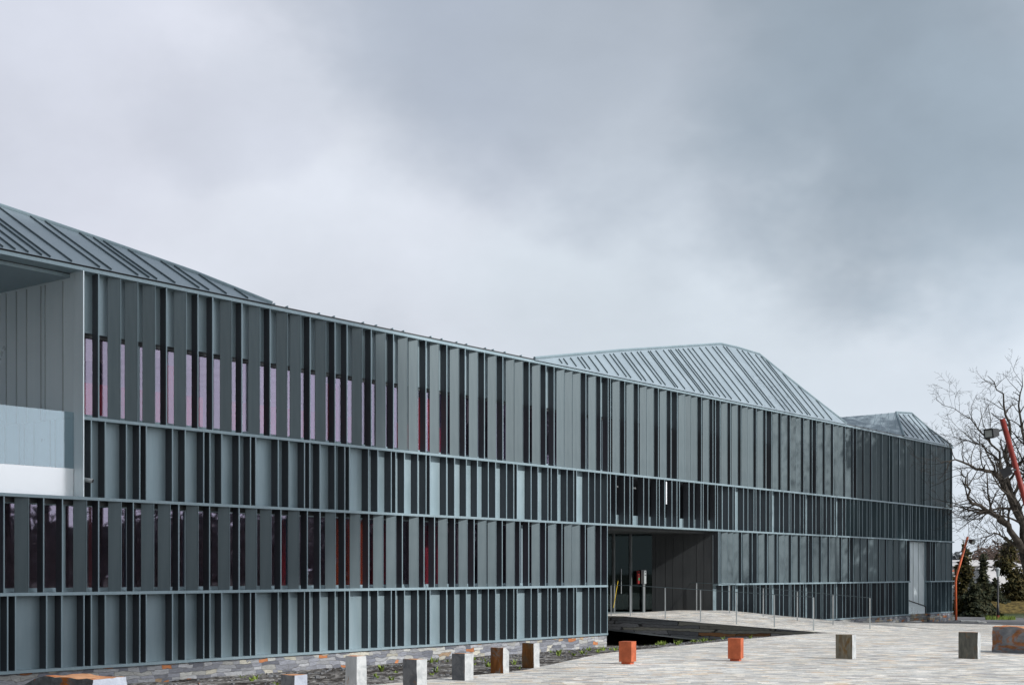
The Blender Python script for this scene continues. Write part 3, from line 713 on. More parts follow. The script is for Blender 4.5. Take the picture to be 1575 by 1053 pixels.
# --- stone plinth
pl = MB()
pl.box(S_L, S_C - 0.01, 0.05, 0.45, -1.3, Z4a - 0.002)
pl.box(S_E, S_W0, 0.05, 0.45, -1.3, Z4a - 0.002); pl.box(S_W1, S_R + 0.1, 0.03, 0.6, -1.3, Z4a - 0.002)
pl.build('stone_plinth', M['plinth_stone'], bld)
# --- building core and the far end wall
cr = MB(); cr.box(S_C + 8.2, S_R - 0.03, 1.7, 16, -1.0, 8.6); cr.box(S_L, S_C + 8.2, 7.2, 16, -1.0, 8.6)
cr.box(S_L, S_R - 0.03, 0.5, 16, 8.602, 8.66); cr.box(S_J, S_C, 0.5, 0.54, Z2b, Z1a); cr.box(S_L, S_C, 0.46, 0.54, -0.4, 1.17)
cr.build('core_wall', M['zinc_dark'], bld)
ew = MB(); ew.box(S_R - 0.03, S_R, 0.28, 16, -0.45, 8.6); ew.build('end_wall', M['zinc'], bld)
for k in range(3): pass

# --- folded roofs
def plane_hit(px, py, z0, kk):
    r = (px - CX) / F; q = (HY - py) / F
    Y = (z0 - EYE + kk * FC) / (q + kk * (r * NX + NY))
    s, t = loc_of(Vector((r * Y, Y, 0))); return Vector((s, t, z0 + kk * t))
ZE = Z0b + 0.055
def roof(outline, kk, seam_px, eave_a, eave_b, name, back=4.0):
    """outline: ridge points (local) from the left to the right; eave from eave_a to eave_b at t=-0.03"""
    b = MB(); n = len(outline)
    ea, eb = Vector((eave_a, -0.04, ZE - 0.04 * kk)), Vector((eave_b, -0.04, ZE - 0.04 * kk))
    b.poly([ea, eb] + [Vector(p) for p in reversed(outline)], 0)
    rear = [Vector((p.x, p.y + back * (0.15 + (p.z - ZE) / 3.0), ZE - 0.05)) for p in outline]
    for i in range(n - 1): b.quad(outline[i+1], outline[i], rear[i], rear[i+1], 0)
    b.poly([ea] + [outline[0], rear[0]], 0); b.poly([eb, rear[-1], outline[-1]], 0)
    ro = b.build(name, M['zinc_roof'], bld)
    sm = MB()
    up = Vector((0, -kk, 1)).normalized()
    for s in seam_px:
        tt = None
        for p, q in zip(outline, outline[1:]):
            if min(p.x, q.x) <= s <= max(p.x, q.x) and abs(q.x - p.x) > 1e-6:
                f = (s - p.x) / (q.x - p.x); t_ = p.y + (q.y - p.y) * f; tt = t_ if tt is None else max(tt, t_)
        if tt is None or tt < 0.15: continue
        A = Vector((s, 0.02, ZE + kk * 0.02)); B = Vector((s, tt - 0.08, ZE + kk * (tt - 0.08)))
        w = Vector((0.009, 0, 0)); h = up * 0.04
        sm.hexa([A - w, A + w, B + w, B - w], [A - w + h, A + w + h, B + w + h, B - w + h])
    if sm.v: sm.build('standing_seam', M['zinc_mesh'], ro)  # darker metal carries the shaded side of the seams
    rc = MB(); pts = [Vector(p) + Vector((0, 0, 0.02)) for p in outline]
    rc.tube(pts, 0.05, 6); rc.build('ridge_cap', M['zinc'], ro)
    return ro
KL = 0.58
px_l = [-110, -92, -60, -40, -22, 5, 24, 44, 64.6, 78, 111, 154, 172, 213, 230, 242, 270, 307, 322, 349, 382]
ol = [plane_hit(-160, 262, ZE, KL), plane_hit(0, 317, ZE, KL), plane_hit(160, 371, ZE, KL), plane_hit(300, 420, ZE, KL), plane_hit(419, 463, ZE, KL)]
ol[-1] = Vector((ps(419), 0.0, ZE))
roof(ol, KL, [ps(p) for p in px_l], ps(-160) + 1.0, ps(419), 'left_roof')
K2 = 1.22
px_r = [865,873.5,887,901,908,922,935,952,964,971,987.5,994,1005.5,1017.6,1024,1039,1043,1054,1068.7,1079,1083,1093,1098,1107.6,1117,1125.7,1140,1152,1165.7,1173,1187,1192,1208,1216,1224,1235,1243,1247,1258,1268,1280]
o2 = [Vector((ps(822), 0.0, ZE)), plane_hit(950, 539.5, ZE, K2), plane_hit(1108, 529, ZE, K2), plane_hit(1135, 535, ZE, K2), plane_hit(1168, 545, ZE, K2), plane_hit(1235, 599, ZE, K2), Vector((ps(1302), 0.0, ZE))]
roof(o2, K2, [ps(p) for p in px_r], ps(822), ps(1302), 'middle_roof')
# far roof: a right-hand slope like the others plus a facet turned to the left
A_ = plane_hit(1378, 634, ZE, K2); H_ = Vector((ps(1390), 0.0, ZE)); Q_ = plane_hit(1402, 635.5, ZE, K2)
o3 = [H_, A_, Q_, plane_hit(1430, 660, ZE, K2), Vector((ps(1464), 0.0, ZE))]
roof(o3, K2, [ps(p) for p in (1397, 1406, 1413, 1421, 1430, 1438, 1446, 1453)], ps(1390), ps(1464), 'far_roof')
def ray_t(px, py, t):
    r = (px - CX) / F; q = (HY - py) / F
    Y = (FC - t) / (r * NX + NY); s, tt = loc_of(Vector((r * Y, Y, 0))); return Vector((s, tt, EYE + q * Y))
C_ = ray_t(1270, 643.5, A_.y + 2.5); D_ = ray_t(1255, 650, 0.35); D_.z = ZE - 0.03
ff = MB(); ff.poly([H_, A_, C_, D_]); ff.poly([A_ + Vector((0.02, 0.02, 0)), Vector((A_.x + 0.5, A_.y + 3, ZE)), Vector((C_.x, C_.y + 2, ZE)), C_ + Vector((0.02, 0.02, 0))])
fo = ff.build('roof_facet', M['zinc_roof'], bld)
fs = MB(); nrm = (A_ - H_).cross(D_ - H_).normalized()
if nrm.z < 0: nrm = -nrm
for f in (0.12, 0.2, 0.3, 0.42, 0.5, 0.62, 0.7, 0.8, 0.9):
    a = D_.lerp(H_, f); b_ = C_.lerp(A_, f + 0.09 if f < 0.88 else 0.99)
    w = Vector((0.009, 0, 0)); h = nrm * 0.035
    fs.hexa([a - w, a + w, b_ + w, b_ - w], [a - w + h, a + w + h, b_ + w + h, b_ - w + h])
fs.build('standing_seam', M['zinc'], fo)
hc = MB(); hc.tube([H_ + nrm * 0.03, A_ + nrm * 0.03], 0.05, 6); hc.build('ridge_cap', M['zinc'], fo)
# seam ends peeping over the eave where the roof falls away
se = MB()
for px in (423, 443, 492, 515, 560, 580, 605, 622, 664, 681, 704, 719, 748, 760, 778, 803, 1318, 1330, 1337, 1350, 1366, 1372):
    s = ps(px); se.hexa([(s, 0.02, Z0b), (s + .03, 0.02, Z0b), (s + .03, 0.5, Z0b), (s, 0.5, Z0b)], [(s, 0.02, Z0b + .10), (s + .03, 0.02, Z0b + .10), (s + .03, 0.5, Z0b + .01), (s, 0.5, Z0b + .01)])
se.build('seam_end', M['zinc'], bld)

# ------------------------------------------------------------------ security camera on the facade
sc_ = empty('security_camera', world_of(ps(136), 0.02, 3.86), ROT)
tag(sc_, 'small pale security camera on a bracket beside the left loggia corner', 'camera')
c = MB(); c.tube([(-0.09, 0.10, 0.02), (0.05, -0.07, -0.02)], 0.052, 12); c.build('housing', M['mid_grey'], sc_, True)
c = MB(); c.tube([(0.05, -0.07, -0.02), (0.057, -0.079, -0.022)], 0.042, 12); c.build('lens', M['black_metal'], sc_)
c = MB(); c.tube([(-0.04, 0.04, 0.0), (-0.04, 0.30, 0.0)], 0.02, 8); c.build('bracket', M['mid_grey'], sc_)

# ------------------------------------------------------------------ railings on the ramp
def railing(name, label, line, pxs, h=1.1):
    (sa, na), (sb_, nb_) = line
    pts = []
    for px in pxs:
        r = (px - CX) / F; lo, hi = -6.0, 6.0
        for _ in range(60):            # walk the line until it sits in that photo column
            mid = (lo + hi) / 2; s = sa + (sb_ - sa) * mid; nd = na + (nb_ - na) * mid; w = world_of(s, nd)
            if w.x / w.y < r: lo = mid
            else: hi = mid
        pts.append(world_of(s, nd, deck(s, max(-1.5, nd)) if s < S1 else zB(s, nd)))
    root = empty(name, pts[0]); tag(root, label, 'railing', None)
    for p in pts:
        b = MB(); q = p - pts[0]
        b.box(q.x - 0.020, q.x + 0.020, q.y - 0.012, q.y + 0.012, q.z - 0.02, q.z + h); b.build('post', M['steel'], root)
    b = MB(); b.tube([p - pts[0] + Vector((0, 0, h + 0.01)) for p in pts], 0.011, 6); b.build('handrail', M['zinc_mesh'], root)
railing('railing', 'slim steel railing along the open left edge of the entrance ramp', ((41.75, -0.5), (42.3, 6.9)), (940, 969.6, 1023.2, 1077.5, 1132.8, 1191, 1251.3))
railing('railing', 'slim steel railing on the right side of the entrance ramp, nearer the facade', ((48.0, -0.6), (46.6, 7.1)), (990, 1026, 1071.5, 1122, 1174, 1226.4, 1281.3, 1338))

# ------------------------------------------------------------------ stone blocks and red boxes
def rough_block(name, a, b, h, mats, jitter=0.02, taper=0.0, seed=0, cuts=6, chop=None, round_top=0.0):
    """irregular block: x = -d side (natural face), -y = cut face in the facade frame; mats [natural, cut, top]"""
    rnd = random.Random(seed); mb = MB(); n = cuts
    off = Vector((rnd.random() * 50, rnd.random() * 50, rnd.random() * 50))
    def P(x, y, z):
        k = 1 - taper * z / h
        v = Vector((x * k, y * k, z))
        d = mnoise.noise_vector(v * 4.0 + off) * jitter + mnoise.noise_vector(v * 12 + off) * jitter * 0.35
        if chop: v = chop(v, a, b, h)
        if round_top and z > h * 0.5: v.z -= round_top * (abs(x) / a * 2) ** 2.5 * (z / h)
        dd = Vector((d.x, d.y, d.z if z > 0.02 else 0))
        return v + dd
    def face(f, mi):
        g = [[P(*f(i / n, j / n)) for j in range(n + 1)] for i in range(n + 1)]
        for i in range(n):
            for j in range(n): mb.quad(g[i][j], g[i+1][j], g[i+1][j+1], g[i][j+1], mi)
    A, B = a / 2, b / 2
    face(lambda u, v: (-A, B - 2 * B * u, h * v), 0)          # -x natural
    face(lambda u, v: (A, -B + 2 * B * u, h * v), 0)          # +x
    face(lambda u, v: (-A + 2 * A * u, -B, h * v), 1)         # -y cut
    face(lambda u, v: (A - 2 * A * u, B, h * v), 1)           # +y
    face(lambda u, v: (-A + 2 * A * u, -B + 2 * B * v, h), 2) # top
    o = mb.build(name, mats)
    me = o.data
    import bmesh
    bm = bmesh.new(); bm.from_mesh(me); bmesh.ops.remove_doubles(bm, verts=bm.verts, dist=0.0005); bm.to_mesh(me); bm.free()
    return o
def ground_hit(px, py):
    r = (px - CX) / F; q = (HY - py) / F; Y = 25.0
    for _ in range(40):
        x = r * Y; s, t = loc_of(Vector((x, Y, 0))); z = zA(s, -t) if s < S0 else (gs(s) if -t > 8 else zB(s, -t))
        Y = (z - EYE) / q
    return Vector((r * Y, Y, z))
GB = 'stone blocks and boxes lining the edge of the plaza'
def block(px, py, pxw_l, pxw_r, hpx, mats, label, seed, rz=0.0, taper=0.0, chop=None, jit=0.008, top='stone_cut'):
    """px,py: base of the visible vertical corner; widths of left and right faces and height in photo pixels"""
    c = ground_hit(px, py); k = F / c.y
    r = (px - CX) / F
    b_ = pxw_l / k / abs(NX * -1 - r * 0.6084 * 1.0) * 1.0 if False else pxw_l / k / 0.80   # left face runs along n
    a_ = pxw_r / k / 0.62
    h = hpx / k
    o = rough_block('stone_block', a_, b_, h, [M[mats[0]], M[mats[1]], M[mats[2]]], jit, taper, seed, 7, chop)
    cx = c.x + DX * a_ / 2 - NX * b_ / 2; cy = c.y + DY * a_ / 2 - NY * b_ / 2
    o.location = (cx, cy, c.z - 0.01); o.rotation_euler = (0, 0, ROT + rz)
    tag(o, label, 'stone block', GB); return o
block(715, 1046, 21, 13, 42, ('stone_grey', 'stone_cut', 'stone_orange'), 'dark grey stone block with a rust streaked corner, left of the rust veined one', 3)
block(774, 1035, 20, 9, 40, ('stone_rust', 'stone_cut', 'stone_orange'), 'rust veined stone block with one corner broken off, between a grey and a brown block', 4, chop=lambda v, a, b, h: Vector((v.x, v.y, min(v.z, h - max(0, v.x / a + 0.1) * 0.12))))
block(821, 1026, 18, 9, 38, ('stone_brown', 'stone_cut', 'stone_grey'), 'brown faced stone block just left of the first red box', 5)
block(641, 1059, 23, 15, 46, ('stone_grey', 'stone_cut', 'stone_orange'), 'dark grey stone block with pale cut side, next to the tall pale block', 6)
block(549, 1067, 21, 14, 59, ('stone_pale', 'stone_cut', 'stone_orange'), 'tall pale grey stone block tapering to the top, tallest in the row', 7, taper=0.10)
block(453, 1082, 24, 17, 45, ('stone_grey', 'stone_cut_blue', 'stone_orange'), 'low grey stone block at the bottom edge beside the soil strip', 8)
block(1311, 1013, 22, 9, 38, ('stone_olive', 'stone_cut', 'stone_olive'), 'olive brown stone block with a pale edge standing alone on the paving', 9)
block(1504, 1013, 24, 8, 42, ('stone_dark_olive', 'stone_cut', 'stone_orange'), 'dark stone block with an orange edge and slanted top, right of the olive one', 10, chop=lambda v, a, b, h: Vector((v.x, v.y, min(v.z, h - max(0, v.x / a) * 0.16))))
# big rust-stained boulder at the lower left and slab at the right edge
c0 = ground_hit(150, 1092)
bo = rough_block('boulder', 0.55, 1.9, 0.42, [M['stone_boulder'], M['stone_cut_blue'], M['stone_orange']], 0.028, 0.0, 21, 14,
                 lambda v, a, b, h: Vector((v.x, v.y, v.z - (max(0.0, v.y - 0.25) ** 1.5) * 0.38 * v.z / h)))
bo.rotation_euler = (0, 0, ROT - 0.06); bo.location = (c0.x + DX * 0.27 - NX * 0.95, c0.y + DY * 0.27 - NY * 0.95, c0.z)
tag(bo, 'long low boulder with bright rust patches and a smooth cut end', 'boulder')
c0 = ground_hit(1596, 1005)
bo = rough_block('stone_slab', 0.6, 1.15, 0.60, [M['stone_slab'], M['stone_cut'], M['stone_orange']], 0.03, 0.0, 31, 12,
                 lambda v, a, b, h: Vector((v.x, v.y, v.z - max(0.0, -v.y) * 0.08 * v.z / h)))
bo.rotation_euler = (0, 0, ROT - 0.25); bo.location = (c0.x + DX * 0.3 - NX * 0.45, c0.y + DY * 0.3 - NY * 0.45, c0.z)
tag(bo, 'wide grey stone slab with orange stains at the right edge', 'boulder')

def red_box(px, py, label, rz):
    c = ground_hit(px, py); root = empty('red_bollard', (c.x, c.y + 0.12, c.z), rz); tag(root, label, 'bollard', 'red painted box bollards')
    k = F / c.y; a = 0.275; h = 35.0 / k
    b = MB(); b.box(-a/2, a/2, -a/2, a/2, 0.05, h); o = b.build('body', M['red_paint'], root); bevel(o, 0.003, 2)
    b = MB(); b.box(-a*.36, a*.36, -a*.36, a*.36, 0.0, 0.05); b.build('foot', M['pole_paint'], root)
    b = MB(); b.box(-a*.40, a*.40, -a/2 - 0.002, -a/2 + 0.001, 0.06, h - 0.04) if False else None
red_box(966, 1021, 'rust red box bollard, left one, in front of the building corner', R(-26))
red_box(1133, 1016, 'rust red box bollard, right one, in front of the entrance ramp', R(-22))

# ------------------------------------------------------------------ weeds in the soil strip
wd = MB(); rw = random.Random(5)
def tuft(p, n, hh):
    for k in range(n):
        a = rw.random() * 6.283; ln = hh * (0.5 + rw.random() * 0.8); sp_ = 0.35 + rw.random() * 0.5
        d = Vector((math.cos(a), math.sin(a), 0)); q = Vector((-d.y, d.x, 0)) * (0.006 + 0.012 * rw.random())
        b = p + d * 0.02; m_ = b + d * ln * sp_ * 0.5 + Vector((0, 0, ln * 0.6)); e = b + d * ln * sp_ + Vector((0, 0, ln * 0.85))
        wd.quad(b - q, b + q, m_ + q, m_ - q); wd.poly([m_ - q, m_ + q, e])
for i in range(90):
    s = rw.uniform(14, 40); e = edge(s)
    nd = e - abs(rw.gauss(0, 1.1)) - 0.15 if rw.random() < 0.6 else rw.uniform(0.5, e - 0.3)
    tuft(world_of(s, nd, zA(s, nd) - 0.02), rw.randint(8, 22), rw.uniform(0.06, 0.17))
tag(wd.build('weeds', M['weed']), 'small green weeds sprouting from the dark soil', 'weeds', None, 'stuff')
# loose stone chips in the soil
st_ = MB()
for i in range(900):
    s = rw.uniform(12, 41); nd = rw.uniform(0.2, edge(s) - 0.2); r_ = rw.uniform(0.012, 0.05)
    p = world_of(s, nd, zA(s, nd) + 0.01); a = rw.random() * 3
    pts = [p + Vector((math.cos(a + k * 1.57) * r_ * rw.uniform(.7, 1.3), math.sin(a + k * 1.57) * r_ * rw.uniform(.7, 1.3), -r_ * .3)) for k in range(4)]
    st_.hexa(pts, [q * 1.0 + Vector((rw.uniform(-.3, .3) * r_, rw.uniform(-.3, .3) * r_, r_ * rw.uniform(.6, 1.0))) for q in pts])
tag(st_.build('gravel', M['stone_grey']), 'loose grey stone chips scattered over the soil strip', 'gravel', None, 'stuff')

# ------------------------------------------------------------------ lamp poles
def floodlight(root, p, aim, size, name='floodlight'):
    aim = Vector(aim).normalized(); side = aim.cross(Vector((0, 0, 1))).normalized(); up = side.cross(aim)
    def C(x, y, z): return p + side * x * size + aim * y * size + up * z * size
    b = MB()
    b.hexa([C(-.40, -.55, -.30), C(.40, -.55, -.30), C(.40, -.55, .30), C(-.40, -.55, .30)], [C(-.5, .28, -.42), C(.5, .28, -.42), C(.5, .28, .42), C(-.5, .28, .42)])
    b.hexa([C(-.5, .28, .38), C(.5, .28, .38), C(.5, .42, .38), C(-.5, .42, .38)], [C(-.5, .28, .42), C(.5, .28, .42), C(.5, .42, .42), C(-.5, .42, .42)])
    for k in range(5): b.box(0, 0, 0, 0, 0, 0) if False else None
    o = b.build(name, M['black_metal'], root)
    b = MB(); b.quad(C(-.36, .286, -.28), C(.36, .286, -.28), C(.36, .286, .28), C(-.36, .286, .28)); b.build('lens', M['lens'], o)
    return o, C(0, -.5, 0)
def pole(label, base, bend, top, rad, lights, paint='pole_paint'):
    root = empty('lamp_pole', base); tag(root, label, 'lamp pole', 'slanted red lamp poles')
    base = Vector(base); q = [Vector((0, 0, 0)), bend - base - Vector((0, 0, 0.15)), bend - base + (top - bend).normalized() * 0.15, top - base]
    b = MB(); b.tube(q, [rad, rad, rad, rad], 12); b.build('pole', M[paint], root, True)
    b = MB(); b.tube([(0, 0, 0.0), (0, 0, 0.03)], rad * 2.2, 12); b.build('base_plate', M['black_metal'], root)
    for p, aim, size, att in lights:
        o, back = floodlight(root, p - base, aim, size)
        b = MB(); b.tube([back, att - base], 0.022, 6); b.build('arm', M['black_metal'], root)
Yp = 78.0
zb = -0.98
bs = at(1470.5, 880, Yp); bs.z = zb
pole('tall slanted orange red lamp pole behind the far building corner', bs, at(1469.8, 890, Yp), at(1488.5, 825, Yp), 0.065,
     [(at(1495.5, 832.5, Yp), (0.45, -0.8, -0.35), 0.30, at(1487, 829, Yp))])
Yp = 31.0
bs = at(1597, 880, Yp); bs.z = -0.1
pole('near red lamp pole with two black floodlights in front of the bare tree', bs, at(1596, 838, Yp), at(1541.5, 644, Yp), 0.062,
     [(at(1524, 666, Yp - 0.2), (-0.86, -0.50, -0.16), 0.27, at(1545, 659, Yp)), (at(1546, 727, Yp - 0.25), (-0.80, 0.35, -0.45), 0.27, at(1563, 722, Yp))], 'pole_dark')

# street lantern
Yp = 80.0; b0 = at(1535, 880, Yp); b0.z = -1.03
root = empty('street_lamp', b0); tag(root, 'dark post with a pale glass lantern in front of the evergreens', 'street lamp')
hh = at(1535, 886.5, Yp).z - b0.z
b = MB(); b.tube([(0, 0, 0), (0, 0, 0.9), (0, 0, 0.92), (0, 0, hh)], [0.075, 0.07, 0.052, 0.05], 10); b.build('post', M['black_metal'], root, True)
b = MB(); b.tube([(0, 0, hh), (0, 0, hh + 0.2), (0, 0, hh + 0.42)], [0.08, 0.10, 0.12], 8); b.build('lantern', M['lantern_glass'], root)
b = MB(); b.tube([(0, 0, hh + 0.42), (0, 0, hh + 0.47), (0, 0, hh + 0.55)], [0.15, 0.14, 0.03], 8); b.build('cap', M['mid_grey'], root)
b = MB(); b.tube([(0, 0, 0.0), (0, 0, 0.28)], 0.079, 10); b.build('red_band', M['sign_red'], root)

# kerb slabs lying by the corner
for i, (p0, p1, Y, lb) in enumerate((((1478, 957), (1507, 957), 73.5, 'longer pale concrete slab lying beside the far building corner'), ((1505, 960), (1517, 961), 71.5, 'short concrete slab lying right of the longer one'))):
    a = at(p0[0], 880, Y); c = at(p1[0], 880, Y)
    b = MB(); b.box(0, c.x - a.x, 0, 0.5, 0, 0.14); o = b.build('concrete_slab', M['concrete']); o.location = (a.x, a.y, gs(76) - 0.02 + 0.002); o.rotation_euler = (0, 0, R(-6)); bevel(o, 0.02, 2)
    tag(o, lb, 'slab')

# ------------------------------------------------------------------ bare tree
def grow(mb, p, d, length, rad, depth, rnd, spread_=0.75, curl=0.35):
    n = max(2, min(6, int(length / 0.22) + 1)); pts = [p.copy()]; q = p.copy(); dd = d.normalized(); rr = [rad]
    for i in range(n):
        j = Vector((rnd.gauss(0, 1), rnd.gauss(0, 1), rnd.gauss(0, 1) + 0.08)) * curl / math.sqrt(n) * 0.7
        dd = (dd + j).normalized(); q = q + dd * (length / n); pts.append(q.copy()); rr.append(max(0.0038, rad * (1 - 0.62 * (i + 1) / n)))
    mb.tube(pts, rr, 6 if rad > 0.03 else (4 if rad > 0.012 else 3), 0, False)
    if depth <= 0: return
    branch_from(mb, pts, rr, depth, rnd, length, spread_, curl)
def branch_from(mb, pts, rr, depth, rnd, length, spread_=0.75, curl=0.35, k0=0.25):
    n = len(pts) - 1
    cnt = max(2, int(length / (0.22 if depth > 1 else 0.12)))
    cnt = min(cnt, 9 if depth > 1 else 7)
    for i in range(cnt):
        f = k0 + (1 - k0) * (i + rnd.random()) / cnt; x = f * n; j = min(n - 1, int(x)); p = pts[j].lerp(pts[j+1], x - j)
        dm = (pts[j+1] - pts[j]).normalized(); o = dm.orthogonal().normalized(); o.rotate(__import__('mathutils').Quaternion(dm, rnd.random() * 6.283))
        d = (dm * (0.75) + o * spread_ * rnd.uniform(0.8, 1.5) + Vector((0, 0, 0.02))).normalized()
        r0 = rr[j] * rnd.uniform(0.42, 0.62)
        grow(mb, p, d, length * rnd.uniform(0.34, 0.62) * (1.05 - 0.35 * f), max(0.005, r0), depth - 1, rnd, spread_, curl)
YT = 50.0
rt = random.Random(11)
tb_ = at(1597, 880, YT); tb_.z = -0.75
tree = empty('bare_tree', tb_); tree.scale = (1, 1, 0.965); tag(tree, 'large leafless tree with twisting branches beside the far end of the building', 'tree')
def T(px, py, dy=0.0): return at(px, py, YT + dy) - tb_
trunk = MB()
tp_ = [Vector((0, 0, -0.1)), Vector((-0.03, 0.05, 0.9)), T(1594, 905, 0.1), T(1585, 868), T(1578, 840, 0.1)]
trunk.tube(tp_, [0.42, 0.33, 0.30, 0.29, 0.26], 10)
trunk.build('trunk', M['bark'], tree, True)
limbs = [
 [(1578, 845, 0), (1560, 817, -.3), (1545, 793, -.5), (1515, 777, -.8), (1488, 757, -1.0), (1486, 725, -1.1), (1470, 708, -1.3)],
 [(1577, 842, 0), (1570, 800, -.2), (1553, 752, -.4), (1528, 716, -.6), (1500, 711, -.9), (1470, 695, -1.2), (1447, 702, -1.4)],
 [(1578, 840, 0), (1572, 790, .3), (1550, 730, .4), (1546, 690, .5), (1551, 640, .5), (1541, 592, .6), (1519, 563, .6)],
 [(1553, 752, -.4), (1535, 685, -.1), (1508, 650, .2), (1482, 622, .4), (1440, 601, .6)],
 [(1550, 735, .4), (1538, 700, 1.0), (1510, 675, 1.6), (1478, 663, 2.0), (1446, 655, 2.4)],
 [(1580, 845, 0), (1588, 790, .4), (1590, 730, .5), (1576, 670, .5), (1568, 610, .6), (1572, 562, .8)],
 [(1580, 845, 0), (1605, 790, -.3), (1625, 735, -.8), (1640, 680, -1.2), (1650, 620, -1.5)],
 [(1582, 850, 0), (1620, 815, .8), (1660, 790, 1.4), (1700, 750, 2.0), (1725, 700, 2.4)],
 [(1580, 848, .1), (1590, 800, 1.6), (1585, 750, 2.8), (1570, 690, 3.6), (1545, 640, 4.2)],
 [(1580, 848, .1), (1575, 800, -1.6), (1560, 765, -2.6), (1535, 735, -3.4), (1510, 690, -4.0)],
 [(1574, 838, 0), (1550, 826, -.2), (1530, 812, -.3), (1512, 822, -.3), (1505, 835, -.2)],
 [(1560, 817, -.3), (1530, 780, .3), (1505, 778, .6), (1484, 790, .9), (1466, 780, 1.1)],
 [(1582, 850, 0), (1570, 826, .6), (1556, 834, 1.2), (1545, 836, 1.6)],
]
tw = MB()
for i, lm in enumerate(limbs):
    raw = [T(x, y, dy) for x, y, dy in lm]
    pts = []
    for a, c in zip(raw, raw[1:]):
        for f in (0, 0.34, 0.67):
            p = a.lerp(c, f)
            if f or pts: p = p + Vector((rt.gauss(0, .035), rt.gauss(0, .035), rt.gauss(0, .035)))
            pts.append(p)
    pts.append(raw[-1])
    r0 = 0.15 if i in (0, 1, 2, 5, 6, 7) else (0.10 if i in (8, 9) else 0.06)
    rr = [max(0.010, r0 * (1 - 0.93 * (k / (len(pts) - 1)) ** 0.8)) for k in range(len(pts))]
    lo = MB(); lo.tube(pts, rr, 8, 0, False); lo.build('limb', M['bark'], tree, True)
    ln = sum((b - a).length for a, b in zip(pts, pts[1:]))
    branch_from(tw, pts, rr, 3, rt, min(ln, 3.2), 0.75, 0.5, 0.2)
    branch_from(tw, pts, rr, 3, rt, 1.8, 0.8, 0.5, 0.35)
    branch_from(tw, pts, rr, 2, rt, 1.5, 0.8, 0.5, 0.3)
tw.build('twigs', M['bark'], tree)
print('twig faces', len(tw.f))

# ------------------------------------------------------------------ evergreens and the houses behind
def leaf_cloud(mb, blobs, n, size, rnd):
    tot = sum(b[1].x * b[1].y * b[1].z for b in blobs)
    for c, r in blobs:
        k = int(n * r.x * r.y * r.z / tot) + 20
        for _ in range(k):
            v = Vector((rnd.gauss(0, 1), rnd.gauss(0, 1), rnd.gauss(0, 1))).normalized() * (rnd.random() ** 0.4)
            p = c + Vector((v.x * r.x, v.y * r.y, v.z * r.z)) * rnd.uniform(0.8, 1.12)
            a = Vector((rnd.gauss(0, 1), rnd.gauss(0, 1), rnd.gauss(0, .7))).normalized(); b = a.orthogonal().normalized()
            s1, s2 = size * rnd.uniform(.5, 1.3), size * rnd.uniform(.25, .6)
            mb.quad(p - a * s1 - b * s2 * .3, p - b * s2, p + a * s1, p + b * s2)
def evergreen(name, label, px, ytop, Y, wpx, zb, mat, seed, group, lean=0.0, n=5200):
    rnd = random.Random(seed); base = at(px, 880, Y); base.z = zb
    H = at(px, ytop, Y).z - zb; Wd = wpx / F * Y / 2
    root = empty(name, base); tag(root, label, 'tree', group)
    b = MB(); b.tube([(0, 0, -0.1), (0.05, 0, H * .4), (lean * .8, 0, H * .88)], [0.14, 0.10, 0.025], 7); b.build('trunk', M['bark'], root, True)
    blobs = []
    nb = 34
    for i in range(nb):
        f = (i + 0.5) / nb; z = H * (0.10 + 0.86 * f); w = Wd * (1.0 - 0.72 * f ** 2.0) * rnd.uniform(0.45, 1.15)
        a = rnd.random() * 6.283; q = w * rnd.uniform(.15, .75)
        blobs.append((Vector((math.cos(a) * q + lean * f, math.sin(a) * q, z)), Vector((w * .62, w * .62, H * rnd.uniform(.05, .10)))))
    c = MB(); leaf_cloud(c, blobs, n, 0.16 * Y / 85, rnd); c.build('crown', M[mat], root)
GE = 'evergreens behind the far corner'
evergreen('evergreen_tree', 'slender olive evergreen right behind the orange lamp pole', 1483, 832, 92, 46, -3.0, 'leaf_olive', 1, GE, n=4200)
evergreen('evergreen_tree', 'spiky topped evergreen between the orange pole and the lantern', 1512, 852, 90, 48, -3.0, 'leaf_dark', 2, GE)
evergreen('evergreen_tree', 'broad olive evergreen rising behind the street lantern', 1553, 826, 94, 78, -3.0, 'leaf_olive', 3, GE, 0.0, 8000)
evergreen('evergreen_tree', 'low dark evergreen filling the gap left of the lantern', 1530, 888, 92, 46, -3.0, 'leaf_dark', 4, GE)
evergreen('evergreen_tree', 'low dark evergreen beside the mossy shed at the foot of the fence', 1495, 893, 87, 60, -3.0, 'leaf_dark', 5, GE)
evergreen('evergreen_tree', 'tall olive evergreen at the right edge above the mossy shed', 1592, 845, 96, 62, -3.0, 'leaf_olive', 6, GE)
def pine(sx, nd, seed, n, lf, sd_):  # unseen trees added to shade the far end of the facade
    rnd = random.Random(seed); b0 = world_of(sx, nd, gs(sx) - 0.1)
    root = empty('shade_pine', b0); tag(root, 'tall pine with a bare trunk and high loose crown, unseen, added to shade the far facade', 'tree', 'added shade pines right of the plaza')
    b = MB(); b.tube([(0, 0, -.2), (.2, .1, 6), (.1, .3, 12), (0, 0, 19)], [.35, .27, .2, .05], 8); b.build('trunk', M['bark'], root, True)
    bl = [(Vector((rnd.gauss(0, sd_), rnd.gauss(0, sd_ * .9), rnd.uniform(10.0, 20.5))), Vector((1.9, 1.9, 1.0))) for k in range(46)]
    c = MB(); leaf_cloud(c, bl, n, lf, rnd); c.build('crown', M['leaf_dark'], root)
pine(60.5, 18.5, 1, 12000, 0.085, 3.0); pine(66.5, 17.5, 2, 14000, 0.26, 2.3); pine(73.0, 18.0, 3, 14000, 0.26, 2.3)
